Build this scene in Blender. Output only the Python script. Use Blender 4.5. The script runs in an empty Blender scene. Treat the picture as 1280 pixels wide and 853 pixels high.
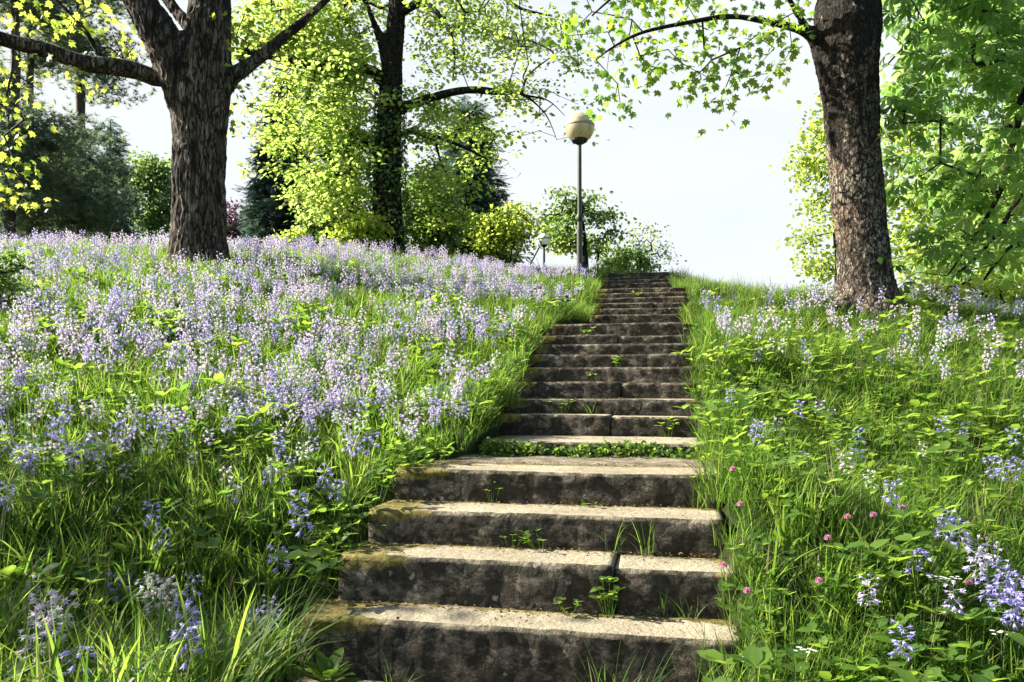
import bpy, math, random
import numpy as np
from mathutils import Vector, noise

rng = np.random.default_rng(7)
random.seed(7)
R = math.radians
scene = bpy.context.scene
COL = scene.collection
F = 995.0            # focal length in photograph pixels (1280 wide), horizon row 490


def W(px, py, d):
    """photograph pixel at a distance of d metres -> point (the camera is the origin, looking along +Y)"""
    return np.array([(px - 640.0) / F * d, d, (490.0 - py) / F * d])


# ------------------------------------------------------------------ mesh helpers
def link(o, parent=None):
    COL.objects.link(o)
    if parent is not None:
        o.parent = parent
    return o


def make_mesh(name, V, faces, mat=None, tone=None, smooth=False, mats=None):
    V = np.asarray(V, dtype=np.float32)
    if not isinstance(faces, (list, tuple)):
        faces = [faces]
    faces = [np.asarray(f, dtype=np.int32) for f in faces if len(f)]
    me = bpy.data.meshes.new(name)
    me.vertices.add(len(V))
    me.vertices.foreach_set('co', V.ravel())
    nl = sum(f.size for f in faces)
    npoly = sum(len(f) for f in faces)
    me.loops.add(nl)
    me.polygons.add(npoly)
    me.loops.foreach_set('vertex_index', np.concatenate([f.ravel() for f in faces]))
    tot = np.concatenate([np.full(len(f), f.shape[1], dtype=np.int32) for f in faces])
    st = np.concatenate([[0], np.cumsum(tot)[:-1]]).astype(np.int32)
    me.polygons.foreach_set('loop_start', st)
    me.polygons.foreach_set('loop_total', tot)
    if smooth:
        me.polygons.foreach_set('use_smooth', np.ones(npoly, dtype=bool))
    me.update(calc_edges=True)
    me.validate()
    if tone is not None:
        a = me.attributes.new('tone', 'FLOAT', 'POINT')
        a.data.foreach_set('value', np.asarray(tone, dtype=np.float32))
    if mats is not None:          # one material for each array of faces
        for m_ in mats: me.materials.append(m_)
        me.polygons.foreach_set('material_index', np.concatenate([np.full(len(f), i, dtype=np.int32) for i, f in enumerate(faces)]))
    elif mat is not None:
        me.materials.append(mat)
    return me


def mesh_obj(name, me, parent=None):
    return link(bpy.data.objects.new(name, me), parent)


def empty(name, loc=(0, 0, 0), parent=None, rz=0.0):
    o = bpy.data.objects.new(name, None)
    o.empty_display_size = 0.2
    o.location = loc
    o.rotation_euler = (0, 0, rz)
    return link(o, parent)


def tag(o, label=None, cat=None, group=None, kind=None):
    if label: o['label'] = label
    if cat: o['category'] = cat
    if group: o['group'] = group
    if kind: o['kind'] = kind
    return o


class MB:
    """collects vertices and faces of one mesh"""
    def __init__(self):
        self.v, self.q, self.t, self.tone, self.n = [], [], [], [], 0

    def add(self, V, quads=None, tris=None, tone=0.5):
        V = np.asarray(V, float)
        if quads is not None and len(quads): self.q.append(np.asarray(quads) + self.n)
        if tris is not None and len(tris): self.t.append(np.asarray(tris) + self.n)
        self.v.append(V)
        self.tone.append(np.full(len(V), tone) if np.isscalar(tone) else np.asarray(tone))
        self.n += len(V)

    def tube(self, P, rad, sides=8, tone=0.5, caps=True):
        P = np.asarray(P, float)
        n = len(P)
        rad = np.full(n, rad) if np.isscalar(rad) else np.asarray(rad, float)
        T = np.gradient(P, axis=0)
        T /= np.linalg.norm(T, axis=1)[:, None] + 1e-9
        ref = np.array([0.3, 0.2, 1.0]) if abs(T[0][2]) < 0.8 else np.array([1.0, 0.1, 0.0])
        V = []
        u = np.cross(T[0], ref); u /= np.linalg.norm(u)
        ang = np.linspace(0, 2 * math.pi, sides, endpoint=False)
        for i in range(n):
            u = u - T[i] * np.dot(u, T[i]); u /= np.linalg.norm(u) + 1e-9
            w = np.cross(T[i], u)
            V.append(P[i] + rad[i] * (np.cos(ang)[:, None] * u + np.sin(ang)[:, None] * w))
        V = np.concatenate(V)
        i0 = np.arange(sides); i1 = (i0 + 1) % sides
        Q = [np.stack([k * sides + i0, k * sides + i1, (k + 1) * sides + i1, (k + 1) * sides + i0], 1) for k in range(n - 1)]
        tr = []
        if caps:
            V = np.vstack([V, P[0], P[-1]])
            a, b = n * sides, n * sides + 1
            tr = np.vstack([np.stack([i1, i0, np.full(sides, a)], 1),
                            np.stack([(n - 1) * sides + i0, (n - 1) * sides + i1, np.full(sides, b)], 1)])
        self.add(V, np.concatenate(Q), tr, tone)

    def lathe(self, prof, sides=32, c=(0, 0, 0), tone=0.5):
        prof = np.asarray(prof, float); n = len(prof)
        ang = np.linspace(0, 2 * math.pi, sides, endpoint=False)
        V = np.concatenate([np.stack([r * np.cos(ang), r * np.sin(ang), np.full(sides, z)], 1) for r, z in prof]) + np.asarray(c)
        i0 = np.arange(sides); i1 = (i0 + 1) % sides
        Q = [np.stack([k * sides + i0, k * sides + i1, (k + 1) * sides + i1, (k + 1) * sides + i0], 1) for k in range(n - 1)]
        self.add(V, np.concatenate(Q), None, tone)

    def mesh(self, name, mat, smooth=False):
        fs = []
        if self.q: fs.append(np.concatenate(self.q))
        if self.t: fs.append(np.concatenate(self.t))
        return make_mesh(name, np.concatenate(self.v), fs, mat, np.concatenate(self.tone), smooth)

    def build(self, name, mat, parent=None, smooth=False):
        return mesh_obj(name, self.mesh(name, mat, smooth), parent)


# ------------------------------------------------------------------ materials
def new_mat(name):
    m = bpy.data.materials.new(name)
    m.use_nodes = True
    nt = m.node_tree
    nt.nodes.clear()
    out = nt.nodes.new('ShaderNodeOutputMaterial')
    return m, nt, out


def N(nt, typ, **kw):
    n = nt.nodes.new(typ)
    for k, v in kw.items():
        if k.startswith('i_'):
            key = k[2:]
            key = int(key) if key.isdigit() else key.replace('_', ' ')
            n.inputs[key].default_value = v
        else:
            setattr(n, k, v)
    return n


def ramp(nt, fac, stops):
    r = nt.nodes.new('ShaderNodeValToRGB')
    e = r.color_ramp.elements
    while len(e) < len(stops): e.new(0.5)
    for k, (p, c) in enumerate(stops):
        e[k].position = p
        e[k].color = (*c, 1) if len(c) == 3 else c
    nt.links.new(fac, r.inputs[0])
    return r.outputs[0]


def mixc(nt, fac, a, b, mode='MIX'):
    m = nt.nodes.new('ShaderNodeMix'); m.data_type = 'RGBA'; m.blend_type = mode
    for sock, val in ((m.inputs[0], fac), (m.inputs[6], a), (m.inputs[7], b)):
        if isinstance(val, (int, float)): sock.default_value = val
        elif isinstance(val, tuple): sock.default_value = (*val, 1)
        else: nt.links.new(val, sock)
    return m.outputs[2]


def math_n(nt, op, a, b=0.0, clamp=False):
    m = nt.nodes.new('ShaderNodeMath'); m.operation = op; m.use_clamp = clamp
    for s, v in ((m.inputs[0], a), (m.inputs[1], b)):
        if isinstance(v, (int, float)): s.default_value = v
        else: nt.links.new(v, s)
    return m.outputs[0]


def noise_t(nt, vec, scale, detail=4, rough=0.55):
    n = N(nt, 'ShaderNodeTexNoise', i_Scale=scale, i_Detail=detail, i_Roughness=rough)
    if vec is not None: nt.links.new(vec, n.inputs['Vector'])
    return n.outputs['Fac']


def leaf_mat(name, dark, light, tdark, tlight, tfac=0.5, rough=0.45, spec=0.35, rand=False, straw=False):
    m, nt, out = new_mat(name)
    at = N(nt, 'ShaderNodeAttribute', attribute_name='tone')
    f = at.outputs['Fac']
    if rand:
        oi = N(nt, 'ShaderNodeObjectInfo')
        f = math_n(nt, 'ADD', math_n(nt, 'MULTIPLY', f, 0.7), math_n(nt, 'MULTIPLY', oi.outputs['Random'], 0.3))
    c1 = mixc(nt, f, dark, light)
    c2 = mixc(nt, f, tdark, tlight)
    if straw:                     # dry, bleached blades and tips
        dry = ramp(nt, at.outputs['Fac'], [(.90, (0, 0, 0)), (.96, (1, 1, 1))])
        c1 = mixc(nt, dry, c1, (.34, .28, .15)); c2 = mixc(nt, dry, c2, (.36, .30, .14))
    p = N(nt, 'ShaderNodeBsdfPrincipled', i_Roughness=rough)
    p.inputs['Specular IOR Level'].default_value = spec
    nt.links.new(c1, p.inputs['Base Color'])
    t = N(nt, 'ShaderNodeBsdfTranslucent')
    nt.links.new(c2, t.inputs['Color'])
    mx = N(nt, 'ShaderNodeMixShader', i_0=tfac)
    nt.links.new(p.outputs[0], mx.inputs[1]); nt.links.new(t.outputs[0], mx.inputs[2])
    nt.links.new(mx.outputs[0], out.inputs[0])
    return m


def bark_mat(name, dark, mid, light, patch=None, scale=1.0, moss=None, moss_amt=0.5, stretch=0.4, algae=None):
    m, nt, out = new_mat(name)
    tc = N(nt, 'ShaderNodeTexCoord')
    mp = N(nt, 'ShaderNodeMapping'); mp.inputs['Scale'].default_value = (1, 1, stretch)
    nt.links.new(tc.outputs['Object'], mp.inputs[0])
    v = mp.outputs[0]
    n1 = noise_t(nt, v, 24 * scale, 7, 0.72)
    n2 = noise_t(nt, v, 5.0 * scale, 6, 0.7)
    n3 = noise_t(nt, tc.outputs['Object'], 1.7, 6, 0.65)
    def cracks(sc_, warp, lo, hi):
        nn = N(nt, 'ShaderNodeTexNoise', i_Scale=sc_ * .5, i_Detail=4.0)
        nt.links.new(v, nn.inputs['Vector'])
        q = N(nt, 'ShaderNodeVectorMath', operation='SCALE'); q.inputs['Scale'].default_value = warp
        nt.links.new(nn.outputs['Color'], q.inputs[0])
        a = N(nt, 'ShaderNodeVectorMath', operation='ADD')
        nt.links.new(v, a.inputs[0]); nt.links.new(q.outputs[0], a.inputs[1])
        vo = N(nt, 'ShaderNodeTexVoronoi', feature='DISTANCE_TO_EDGE', i_Scale=sc_)
        nt.links.new(a.outputs[0], vo.inputs['Vector'])
        d = math_n(nt, 'ADD', vo.outputs['Distance'], math_n(nt, 'MULTIPLY', math_n(nt, 'SUBTRACT', n1, .5), 0.35))
        return ramp(nt, d, [(lo, (0, 0, 0)), (hi, (1, 1, 1))])
    e1 = cracks(15 * scale, .16, .02, .14)
    e2 = cracks(34 * scale, .08, .00, .16)
    c = ramp(nt, n1, [(0.30, dark), (0.5, mid), (0.68, light)])
    c = mixc(nt, ramp(nt, n2, [(0.46, (0, 0, 0)), (0.56, (0.7, 0.7, 0.7))]), c, dark)
    if patch:
        c = mixc(nt, ramp(nt, n3, [(0.52, (0, 0, 0)), (0.60, (0.5, 0.5, 0.5))]), c, patch)
    c = mixc(nt, e1, tuple(x * 0.35 for x in dark), c)
    c = mixc(nt, e2, mixc(nt, .5, tuple(x * 0.6 for x in dark), c), c)
    if moss:
        n4 = noise_t(nt, tc.outputs['Object'], 4.1, 7, 0.75)
        c = mixc(nt, ramp(nt, n4, [(0.55, (0, 0, 0)), (0.66, (moss_amt,) * 3)]), c, moss)
    if algae:      # black crust in ragged patches, mostly on the upper trunk
        sp = N(nt, 'ShaderNodeSeparateXYZ'); nt.links.new(tc.outputs['Object'], sp.inputs[0])
        n5 = noise_t(nt, v, 3.2, 9, 0.78)
        zz = math_n(nt, 'MULTIPLY', math_n(nt, 'SUBTRACT', sp.outputs['Z'], algae[0]), algae[1], False)
        zz = math_n(nt, 'MINIMUM', math_n(nt, 'MAXIMUM', zz, -.16), .10)
        c = mixc(nt, ramp(nt, math_n(nt, 'ADD', n5, zz), [(0.50, (0, 0, 0)), (0.57, (.9, .9, .9))]), c, (.016, .013, .010))
    p = N(nt, 'ShaderNodeBsdfPrincipled', i_Roughness=0.9)
    p.inputs['Specular IOR Level'].default_value = 0.15
    nt.links.new(c, p.inputs['Base Color'])
    h = math_n(nt, 'ADD', math_n(nt, 'MULTIPLY', e1, 0.7), math_n(nt, 'ADD', math_n(nt, 'MULTIPLY', e2, .25), math_n(nt, 'MULTIPLY', n1, 0.8)))
    b = N(nt, 'ShaderNodeBump', i_Strength=1.0, i_Distance=0.035)
    nt.links.new(h, b.inputs['Height']); nt.links.new(b.outputs[0], p.inputs['Normal'])
    nt.links.new(p.outputs[0], out.inputs[0])
    return m


def plain_mat(name, col, rough=0.5, metal=0.0, spec=0.5, var=0.0, vscale=8.0, bump=0.0):
    m, nt, out = new_mat(name)
    p = N(nt, 'ShaderNodeBsdfPrincipled', i_Roughness=rough, i_Metallic=metal)
    p.inputs['Specular IOR Level'].default_value = spec
    if var:
        tc = N(nt, 'ShaderNodeTexCoord')
        n = noise_t(nt, tc.outputs['Object'], vscale, 5, 0.6)
        c = ramp(nt, n, [(0.3, tuple(x * (1 - var) for x in col)), (0.7, tuple(min(1, x * (1 + var)) for x in col))])
        nt.links.new(c, p.inputs['Base Color'])
        if bump:
            b = N(nt, 'ShaderNodeBump', i_Strength=bump, i_Distance=0.01)
            nt.links.new(n, b.inputs['Height']); nt.links.new(b.outputs[0], p.inputs['Normal'])
    else:
        p.inputs['Base Color'].default_value = (*col, 1)
    nt.links.new(p.outputs[0], out.inputs[0])
    return m


def stone_mat():
    m, nt, out = new_mat('weathered_sandstone')
    tc = N(nt, 'ShaderNodeTexCoord'); v = tc.outputs['Object']
    at = N(nt, 'ShaderNodeAttribute', attribute_name='tone').outputs['Fac']     # 0 riser coloured dark for grime and shade .. 1 trodden tread
    geo = N(nt, 'ShaderNodeNewGeometry')       # world position, so no two slabs wear the same stains
    v = geo.outputs['Position']
    smp = N(nt, 'ShaderNodeMapping'); smp.inputs['Scale'].default_value = (1, 1, 1.7)
    nt.links.new(v, smp.inputs[0]); SV = smp.outputs[0]
    n1 = noise_t(nt, v, 3.0, 6, 0.65)
    n2 = noise_t(nt, v, 22.0, 5, 0.7)
    n3 = noise_t(nt, v, 5.5, 8, 0.75)
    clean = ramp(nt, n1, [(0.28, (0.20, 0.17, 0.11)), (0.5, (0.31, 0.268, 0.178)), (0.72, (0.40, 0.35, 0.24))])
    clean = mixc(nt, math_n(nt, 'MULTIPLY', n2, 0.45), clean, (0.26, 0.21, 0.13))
    grime_shade = mixc(nt, ramp(nt, noise_t(nt, SV, 4.5, 10, .8), [(.41, (0, 0, 0)), (.50, (1, 1, 1))]), ramp(nt, n2, [(.3, (.075, .060, .041)), (.5, (.17, .138, .096)), (.7, (.29, .245, .175))]), ramp(nt, n2, [(.35, (.020, .017, .012)), (.6, (.05, .042, .028)), (.75, (.11, .09, .055))]))
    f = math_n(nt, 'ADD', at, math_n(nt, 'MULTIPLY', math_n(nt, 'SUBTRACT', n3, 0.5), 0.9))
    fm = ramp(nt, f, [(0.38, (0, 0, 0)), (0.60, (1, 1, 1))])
    c = mixc(nt, fm, grime_shade, clean)
    # water streaks down the risers and a few pale lichen spots
    mp2 = N(nt, 'ShaderNodeMapping'); mp2.inputs['Scale'].default_value = (1, 1, .10)
    nt.links.new(v, mp2.inputs[0])
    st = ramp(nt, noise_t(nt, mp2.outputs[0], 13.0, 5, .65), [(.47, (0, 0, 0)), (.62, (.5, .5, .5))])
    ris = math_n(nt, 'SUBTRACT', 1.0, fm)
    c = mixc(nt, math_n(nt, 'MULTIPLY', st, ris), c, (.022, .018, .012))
    vo = N(nt, 'ShaderNodeTexVoronoi', i_Scale=11.0); nt.links.new(v, vo.inputs['Vector'])
    li = math_n(nt, 'ADD', vo.outputs['Distance'], math_n(nt, 'MULTIPLY', n2, 1.3))
    lm_ = math_n(nt, 'MULTIPLY', ramp(nt, li, [(.66, (.6, .6, .6)), (.78, (0, 0, 0))]), ramp(nt, noise_t(nt, v, 2.1, 3), [(.5, (0, 0, 0)), (.58, (1, 1, 1))]))
    c = mixc(nt, lm_, c, (.40, .40, .33))
    # moss patches: attribute 'moss' says where the slab stays damp
    ms = N(nt, 'ShaderNodeAttribute', attribute_name='moss').outputs['Fac']
    mm = math_n(nt, 'ADD', ms, math_n(nt, 'MULTIPLY', math_n(nt, 'SUBTRACT', noise_t(nt, v, 9.0, 6, 0.7), 0.5), 1.5))
    mossc = ramp(nt, n2, [(0.33, (0.05, 0.042, 0.012)), (0.52, (0.15, 0.122, 0.026)), (0.7, (0.26, 0.215, 0.045))])
    c = mixc(nt, ramp(nt, mm, [(0.5, (0, 0, 0)), (0.68, (0.92, 0.92, 0.92))]), c, mossc)
    p = N(nt, 'ShaderNodeBsdfPrincipled', i_Roughness=0.88)
    p.inputs['Specular IOR Level'].default_value = 0.2
    nt.links.new(c, p.inputs['Base Color'])
    h = math_n(nt, 'ADD', math_n(nt, 'MULTIPLY', n2, 0.5), n3)
    b = N(nt, 'ShaderNodeBump', i_Strength=0.9, i_Distance=0.03)
    nt.links.new(h, b.inputs['Height']); nt.links.new(b.outputs[0], p.inputs['Normal'])
    nt.links.new(p.outputs[0], out.inputs[0])
    return m


def soil_mat(name, a, b_, c_, sc=4.0):
    m, nt, out = new_mat(name)
    tc = N(nt, 'ShaderNodeTexCoord'); v = tc.outputs['Object']
    n1 = noise_t(nt, v, sc, 8, 0.7)
    c = ramp(nt, n1, [(0.3, a), (0.5, b_), (0.72, c_)])
    p = N(nt, 'ShaderNodeBsdfPrincipled', i_Roughness=0.95)
    p.inputs['Specular IOR Level'].default_value = 0.1
    nt.links.new(c, p.inputs['Base Color'])
    b = N(nt, 'ShaderNodeBump', i_Strength=0.8, i_Distance=0.04)
    nt.links.new(noise_t(nt, v, sc * 6, 6, 0.7), b.inputs['Height']); nt.links.new(b.outputs[0], p.inputs['Normal'])
    nt.links.new(p.outputs[0], out.inputs[0])
    return m


M = {}
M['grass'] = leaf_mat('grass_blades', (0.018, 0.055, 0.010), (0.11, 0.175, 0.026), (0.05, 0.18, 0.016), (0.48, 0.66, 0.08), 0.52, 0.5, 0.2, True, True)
M['herb'] = leaf_mat('herb_leaves', (0.035, 0.090, 0.016), (0.11, 0.18, 0.03), (0.14, 0.32, 0.025), (0.46, 0.60, 0.07), 0.5, 0.5, 0.18, True)
M['stalk'] = leaf_mat('flower_stalk', (0.04, 0.09, 0.02), (0.09, 0.15, 0.04), (0.1, 0.2, 0.03), (0.2, 0.3, 0.05), 0.3)
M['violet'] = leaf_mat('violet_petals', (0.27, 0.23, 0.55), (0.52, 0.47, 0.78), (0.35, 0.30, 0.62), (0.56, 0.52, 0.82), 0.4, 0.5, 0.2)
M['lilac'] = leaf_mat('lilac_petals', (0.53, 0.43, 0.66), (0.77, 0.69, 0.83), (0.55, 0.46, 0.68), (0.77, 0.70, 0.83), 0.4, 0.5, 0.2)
M['pale'] = leaf_mat('pale_pink_petals', (0.66, 0.52, 0.60), (0.82, 0.76, 0.78), (0.64, 0.52, 0.58), (0.8, 0.76, 0.76), 0.4, 0.5, 0.2)
M['white'] = leaf_mat('white_petals', (0.68, 0.70, 0.60), (0.84, 0.84, 0.76), (0.66, 0.68, 0.56), (0.8, 0.8, 0.7), 0.4, 0.5, 0.2)
M['clover'] = leaf_mat('clover_pink', (0.50, 0.16, 0.30), (0.78, 0.45, 0.56), (0.5, 0.2, 0.3), (0.75, 0.5, 0.55), 0.3)
M['straw'] = leaf_mat('dry_straw', (0.22, 0.17, 0.09), (0.42, 0.35, 0.20), (0.2, 0.15, 0.08), (0.35, 0.28, 0.15), 0.3)
M['maple_y'] = leaf_mat('yellow_green_maple_leaves', (0.09, 0.15, 0.02), (0.18, 0.21, 0.03), (0.30, 0.46, 0.05), (0.60, 0.62, 0.09), 0.55)
M['maple_g'] = leaf_mat('fresh_green_maple_leaves', (0.045, 0.11, 0.018), (0.10, 0.18, 0.026), (0.20, 0.42, 0.035), (0.46, 0.62, 0.07), 0.55)
M['maple_b'] = leaf_mat('spring_maple_leaves', (0.08, 0.15, 0.025), (0.18, 0.23, 0.045), (0.30, 0.52, 0.06), (0.66, 0.74, 0.18), 0.58)
M['chestnut'] = leaf_mat('chestnut_leaves', (0.045, 0.11, 0.02), (0.12, 0.20, 0.035), (0.17, 0.38, 0.06), (0.56, 0.72, 0.20), 0.58, 0.45, 0.3)
M['lime'] = leaf_mat('lime_green_leaves', (0.14, 0.20, 0.025), (0.26, 0.31, 0.045), (0.42, 0.60, 0.06), (0.68, 0.76, 0.14), 0.58)
M['bush'] = leaf_mat('mid_green_leaves', (0.035, 0.085, 0.02), (0.09, 0.16, 0.03), (0.14, 0.29, 0.05), (0.40, 0.53, 0.12), 0.5)
M['pine'] = leaf_mat('pine_needles', (0.030, 0.065, 0.038), (0.17, 0.21, 0.11), (0.08, 0.15, 0.08), (0.34, 0.42, 0.20), 0.45, 0.5, 0.3)
M['spruce'] = leaf_mat('dark_conifer_needles', (0.014, 0.042, 0.030), (0.075, 0.12, 0.085), (0.04, 0.09, 0.06), (0.18, 0.28, 0.17), 0.38, 0.55, 0.25)
M['purple'] = leaf_mat('copper_leaves', (0.09, 0.05, 0.065), (0.20, 0.12, 0.14), (0.10, 0.05, 0.07), (0.22, 0.13, 0.15), 0.4)
M['ivy'] = leaf_mat('ivy_leaves', (0.02, 0.055, 0.012), (0.07, 0.14, 0.02), (0.05, 0.14, 0.015), (0.2, 0.34, 0.03), 0.35, 0.35, 0.5)
M['bark_a'] = bark_mat('furrowed_maple_bark', (0.045, 0.035, 0.024), (0.20, 0.155, 0.105), (0.42, 0.35, 0.25), None, 1.0, (0.08, 0.08, 0.03), 0.4, .2, (3.2, .05))
M['bark_b'] = bark_mat('dark_maple_bark', (0.02, 0.016, 0.012), (0.05, 0.04, 0.03), (0.11, 0.09, 0.06))
M['bark_c'] = bark_mat('flaking_sycamore_bark', (0.06, 0.047, 0.034), (0.28, 0.225, 0.16), (0.52, 0.44, 0.33), (0.32, 0.20, 0.13), 1.15, (0.05, 0.042, 0.02), 0.5, .5, (2.2, .12))
M['twig'] = plain_mat('dark_twigs', (0.03, 0.024, 0.018), 0.85, 0, 0.2, 0.4, 6)
M['pine_bark'] = plain_mat('pine_bark', (0.075, 0.055, 0.042), 0.9, 0, 0.2, 0.5, 6, 0.5)
M['stone'] = stone_mat()
M['soil'] = soil_mat('leafy_meadow_soil', (0.008, 0.012, 0.004), (0.02, 0.028, 0.008), (0.04, 0.05, 0.014))
M['path'] = soil_mat('trodden_earth_and_grit', (0.07, 0.055, 0.035), (0.2, 0.165, 0.11), (0.36, 0.31, 0.22), 7)
M['litter'] = leaf_mat('dead_leaf_bits', (0.05, 0.03, 0.015), (0.22, 0.14, 0.06), (0.05, 0.03, 0.01), (0.2, 0.12, 0.05), 0.2)
M['pole'] = plain_mat('grey_green_lamp_pole', (0.05, 0.05, 0.036), 0.45, 0.3, 0.5, 0.5, 4)
M['seam'] = plain_mat('grimy_seam_band', (0.30, 0.26, 0.14), 0.5)
M['black'] = plain_mat('black_lamp_cap', (0.012, 0.012, 0.01), 0.5, 0, 0.4)

# ------------------------------------------------------------------ stairs: (depth, row of the front edge, left and right column) read from the photograph
STEPS = [
    (3.68, 785, 355, 912), (3.98, 703, 412, 908), (4.33, 643, 452, 893), (4.72, 590, 486, 893),
    (5.80, 553, 600, 880),
    (6.60, 519, 622, 872), (6.95, 499, 632, 868), (7.30, 477, 640, 866), (7.65, 459, 648, 864), (8.00, 443, 655, 863),
    (8.35, 430, 664, 862), (8.70, 418, 674, 861), (9.05, 404, 684, 861),
    (12.90, 393, 738, 857), (13.20, 385, 739, 857), (13.50, 378, 741, 856), (13.85, 371.5, 743, 856), (14.15, 366, 744, 855), (14.45, 360, 745, 855),
    (18.60, 354, 750, 837), (18.90, 349.5, 750, 837), (19.20, 346, 751, 836), (19.50, 341, 751, 835)]
ROT = R(11.5)
UD = np.array([math.sin(ROT), math.cos(ROT)])
UV = np.array([math.cos(ROT), -math.sin(ROT)])
ST = []
for d, py, l, r in STEPS:
    c = W((l + r) / 2, py, d)
    ST.append(dict(c=c, z=c[2], hw=(r - l) / F * d / 2 / math.cos(ROT) * 1.0))
FLIGHTS = [(0, 4), (4, 13), (13, 19), (19, 23)]

# ------------------------------------------------------------------ terrain
AN = []
def an(px, py, d): AN.append(W(px, py, d))
for a in [(-300, 700, 4.5), (0, 660, 4.5), (0, 853, 3.2), (300, 853, 3.3), (300, 660, 4.7), (300, 570, 5.6), (470, 610, 4.9),
          (100, 505, 6.3), (-300, 500, 6.3), (400, 495, 7), (590, 500, 6.8), (300, 412, 8.6), (550, 415, 9), (100, 410, 8.4), (-300, 400, 8.4),
          (20, 345, 11), (-350, 345, 11), (248, 336, 12), (450, 362, 12), (600, 368, 13), (690, 372, 14), (100, 320, 15), (-100, 318, 15), (-400, 325, 15),
          (350, 322, 16), (500, 328, 18), (650, 342, 20), (722, 360, 16), (640, 352, 16.5),
          (0, 352, 25), (300, 352, 25), (600, 356, 25), (-400, 352, 25), (740, 357, 25), (860, 365, 26),
          (925, 853, 3.3), (1280, 853, 3.2), (1000, 665, 4.8), (1280, 645, 4.8), (960, 580, 6), (1280, 560, 6), (1600, 560, 6), (905, 515, 7), (1100, 500, 7), (1280, 490, 7.2),
          (905, 450, 8.8), (1085, 392, 10), (1280, 418, 9.4), (1280, 405, 11), (1600, 425, 10), (1000, 398, 11), (905, 392, 12), (930, 374, 16), (1030, 385, 13.2),
          (862, 360, 19.5), (950, 372, 18), (1010, 390, 18), (1280, 430, 16), (1280, 445, 25), (1000, 400, 26), (1500, 450, 18), (1700, 640, 4.8)]:
    an(*a)
AN += [np.array(p) for p in [(0, 1.0, -1.40), (-3, 1, -1.33), (3, 1, -1.33), (0, -5, -1.5), (-6, -4, -1.4), (6, -4, -1.4), (-7, 1.5, -1.3), (7, 1.5, -1.3)]]
for k in (0, 2, 3, 4, 6, 8, 10, 12, 13, 16, 18, 19, 22):
    s = ST[k]
    for sg in (-1, 1):
        off = UV * sg * (s['hw'] + 0.3)
        AN.append(np.array([s['c'][0] + off[0], s['c'][1] + off[1], s['z'] - ((0.30 if k == 0 else 0.16) if sg < 0 and k < 4 else 0.02)]))
AN = np.array(AN)


def tps_fit(P, z, lam):
    n = len(P)
    d = np.linalg.norm(P[:, None] - P[None], axis=2)
    K = np.where(d > 0, d * d * np.log(d + 1e-12), 0) + lam * np.eye(n)
    A = np.zeros((n + 3, n + 3))
    A[:n, :n] = K; A[:n, n] = 1; A[:n, n + 1:] = P; A[n, :n] = 1; A[n + 1:, :n] = P.T
    return np.linalg.solve(A, np.concatenate([z, np.zeros(3)]))


TW = tps_fit(AN[:, :2], AN[:, 2], 0.25)


def sstep(a, b, x):
    t = np.clip((x - a) / (b - a), 0, 1)
    return t * t * (3 - 2 * t)


CD = np.array([s['c'][1] for s in ST]); CX = np.array([s['c'][0] for s in ST])
CZ = np.array([s['z'] for s in ST]); CH = np.array([s['hw'] for s in ST])


def bank(x, y):
    x = np.asarray(x, float); y = np.asarray(y, float)
    sh = x.shape
    x = x.ravel(); y = y.ravel()
    z = np.empty(len(x))
    for i in range(0, len(x), 20000):
        p = np.stack([x[i:i + 20000], y[i:i + 20000]], 1)
        pc = np.stack([np.clip(p[:, 0], -14, 14), np.clip(p[:, 1], -6, 27)], 1)
        d = np.linalg.norm(pc[:, None] - AN[None, :, :2], axis=2)
        z[i:i + 20000] = (np.where(d > 0, d * d * np.log(d + 1e-12), 0) @ TW[:-3]) + TW[-3] + pc @ TW[-2:]
    zf = np.where(y > 12, 2.3, -1.4)
    out = np.maximum(np.maximum(np.abs(x) - 13, y - 26), -5 - y)
    w = 1 - sstep(0, 14, out)
    z = z * w + zf * (1 - w)
    z = z + 0.035 * np.sin(x * 2.1 + 1.3 * np.sin(y * 1.1)) * np.sin(y * 1.7 + x * 0.6)
    return z.reshape(sh)


def stair_coords(x, y):
    """lateral offset from the middle of the stairs, half width and tread height at that depth"""
    # slanted steps: depth of the stair line through this point
    t = y
    for _ in range(3):
        cx = np.interp(t, CD, CX)
        lat = (x - cx) * UV[0] + (y - t) * UV[1]
        t = y - lat * UV[1]
    return lat, np.interp(t, CD, CH), np.interp(t, CD, CZ), t


def ground(x, y):
    z = bank(x, y)
    lat, hw, zs, t = stair_coords(np.asarray(x, float), np.asarray(y, float))
    inside = (1 - sstep(hw - 0.12, hw + 0.10, np.abs(lat))) * sstep(3.5, 3.75, t) * (1 - sstep(19.6, 20.4, t))
    low = np.minimum(z, zs - 0.34)
    z = z * (1 - inside) + low * inside
    foot = (1 - sstep(0.85, 1.15, np.abs(np.asarray(x, float) + .05))) * (1 - sstep(3.7, 3.9, t)) * sstep(-3.5, -2.5, np.asarray(y, float))
    return z * (1 - foot) + np.minimum(z, -1.47) * foot


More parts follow.
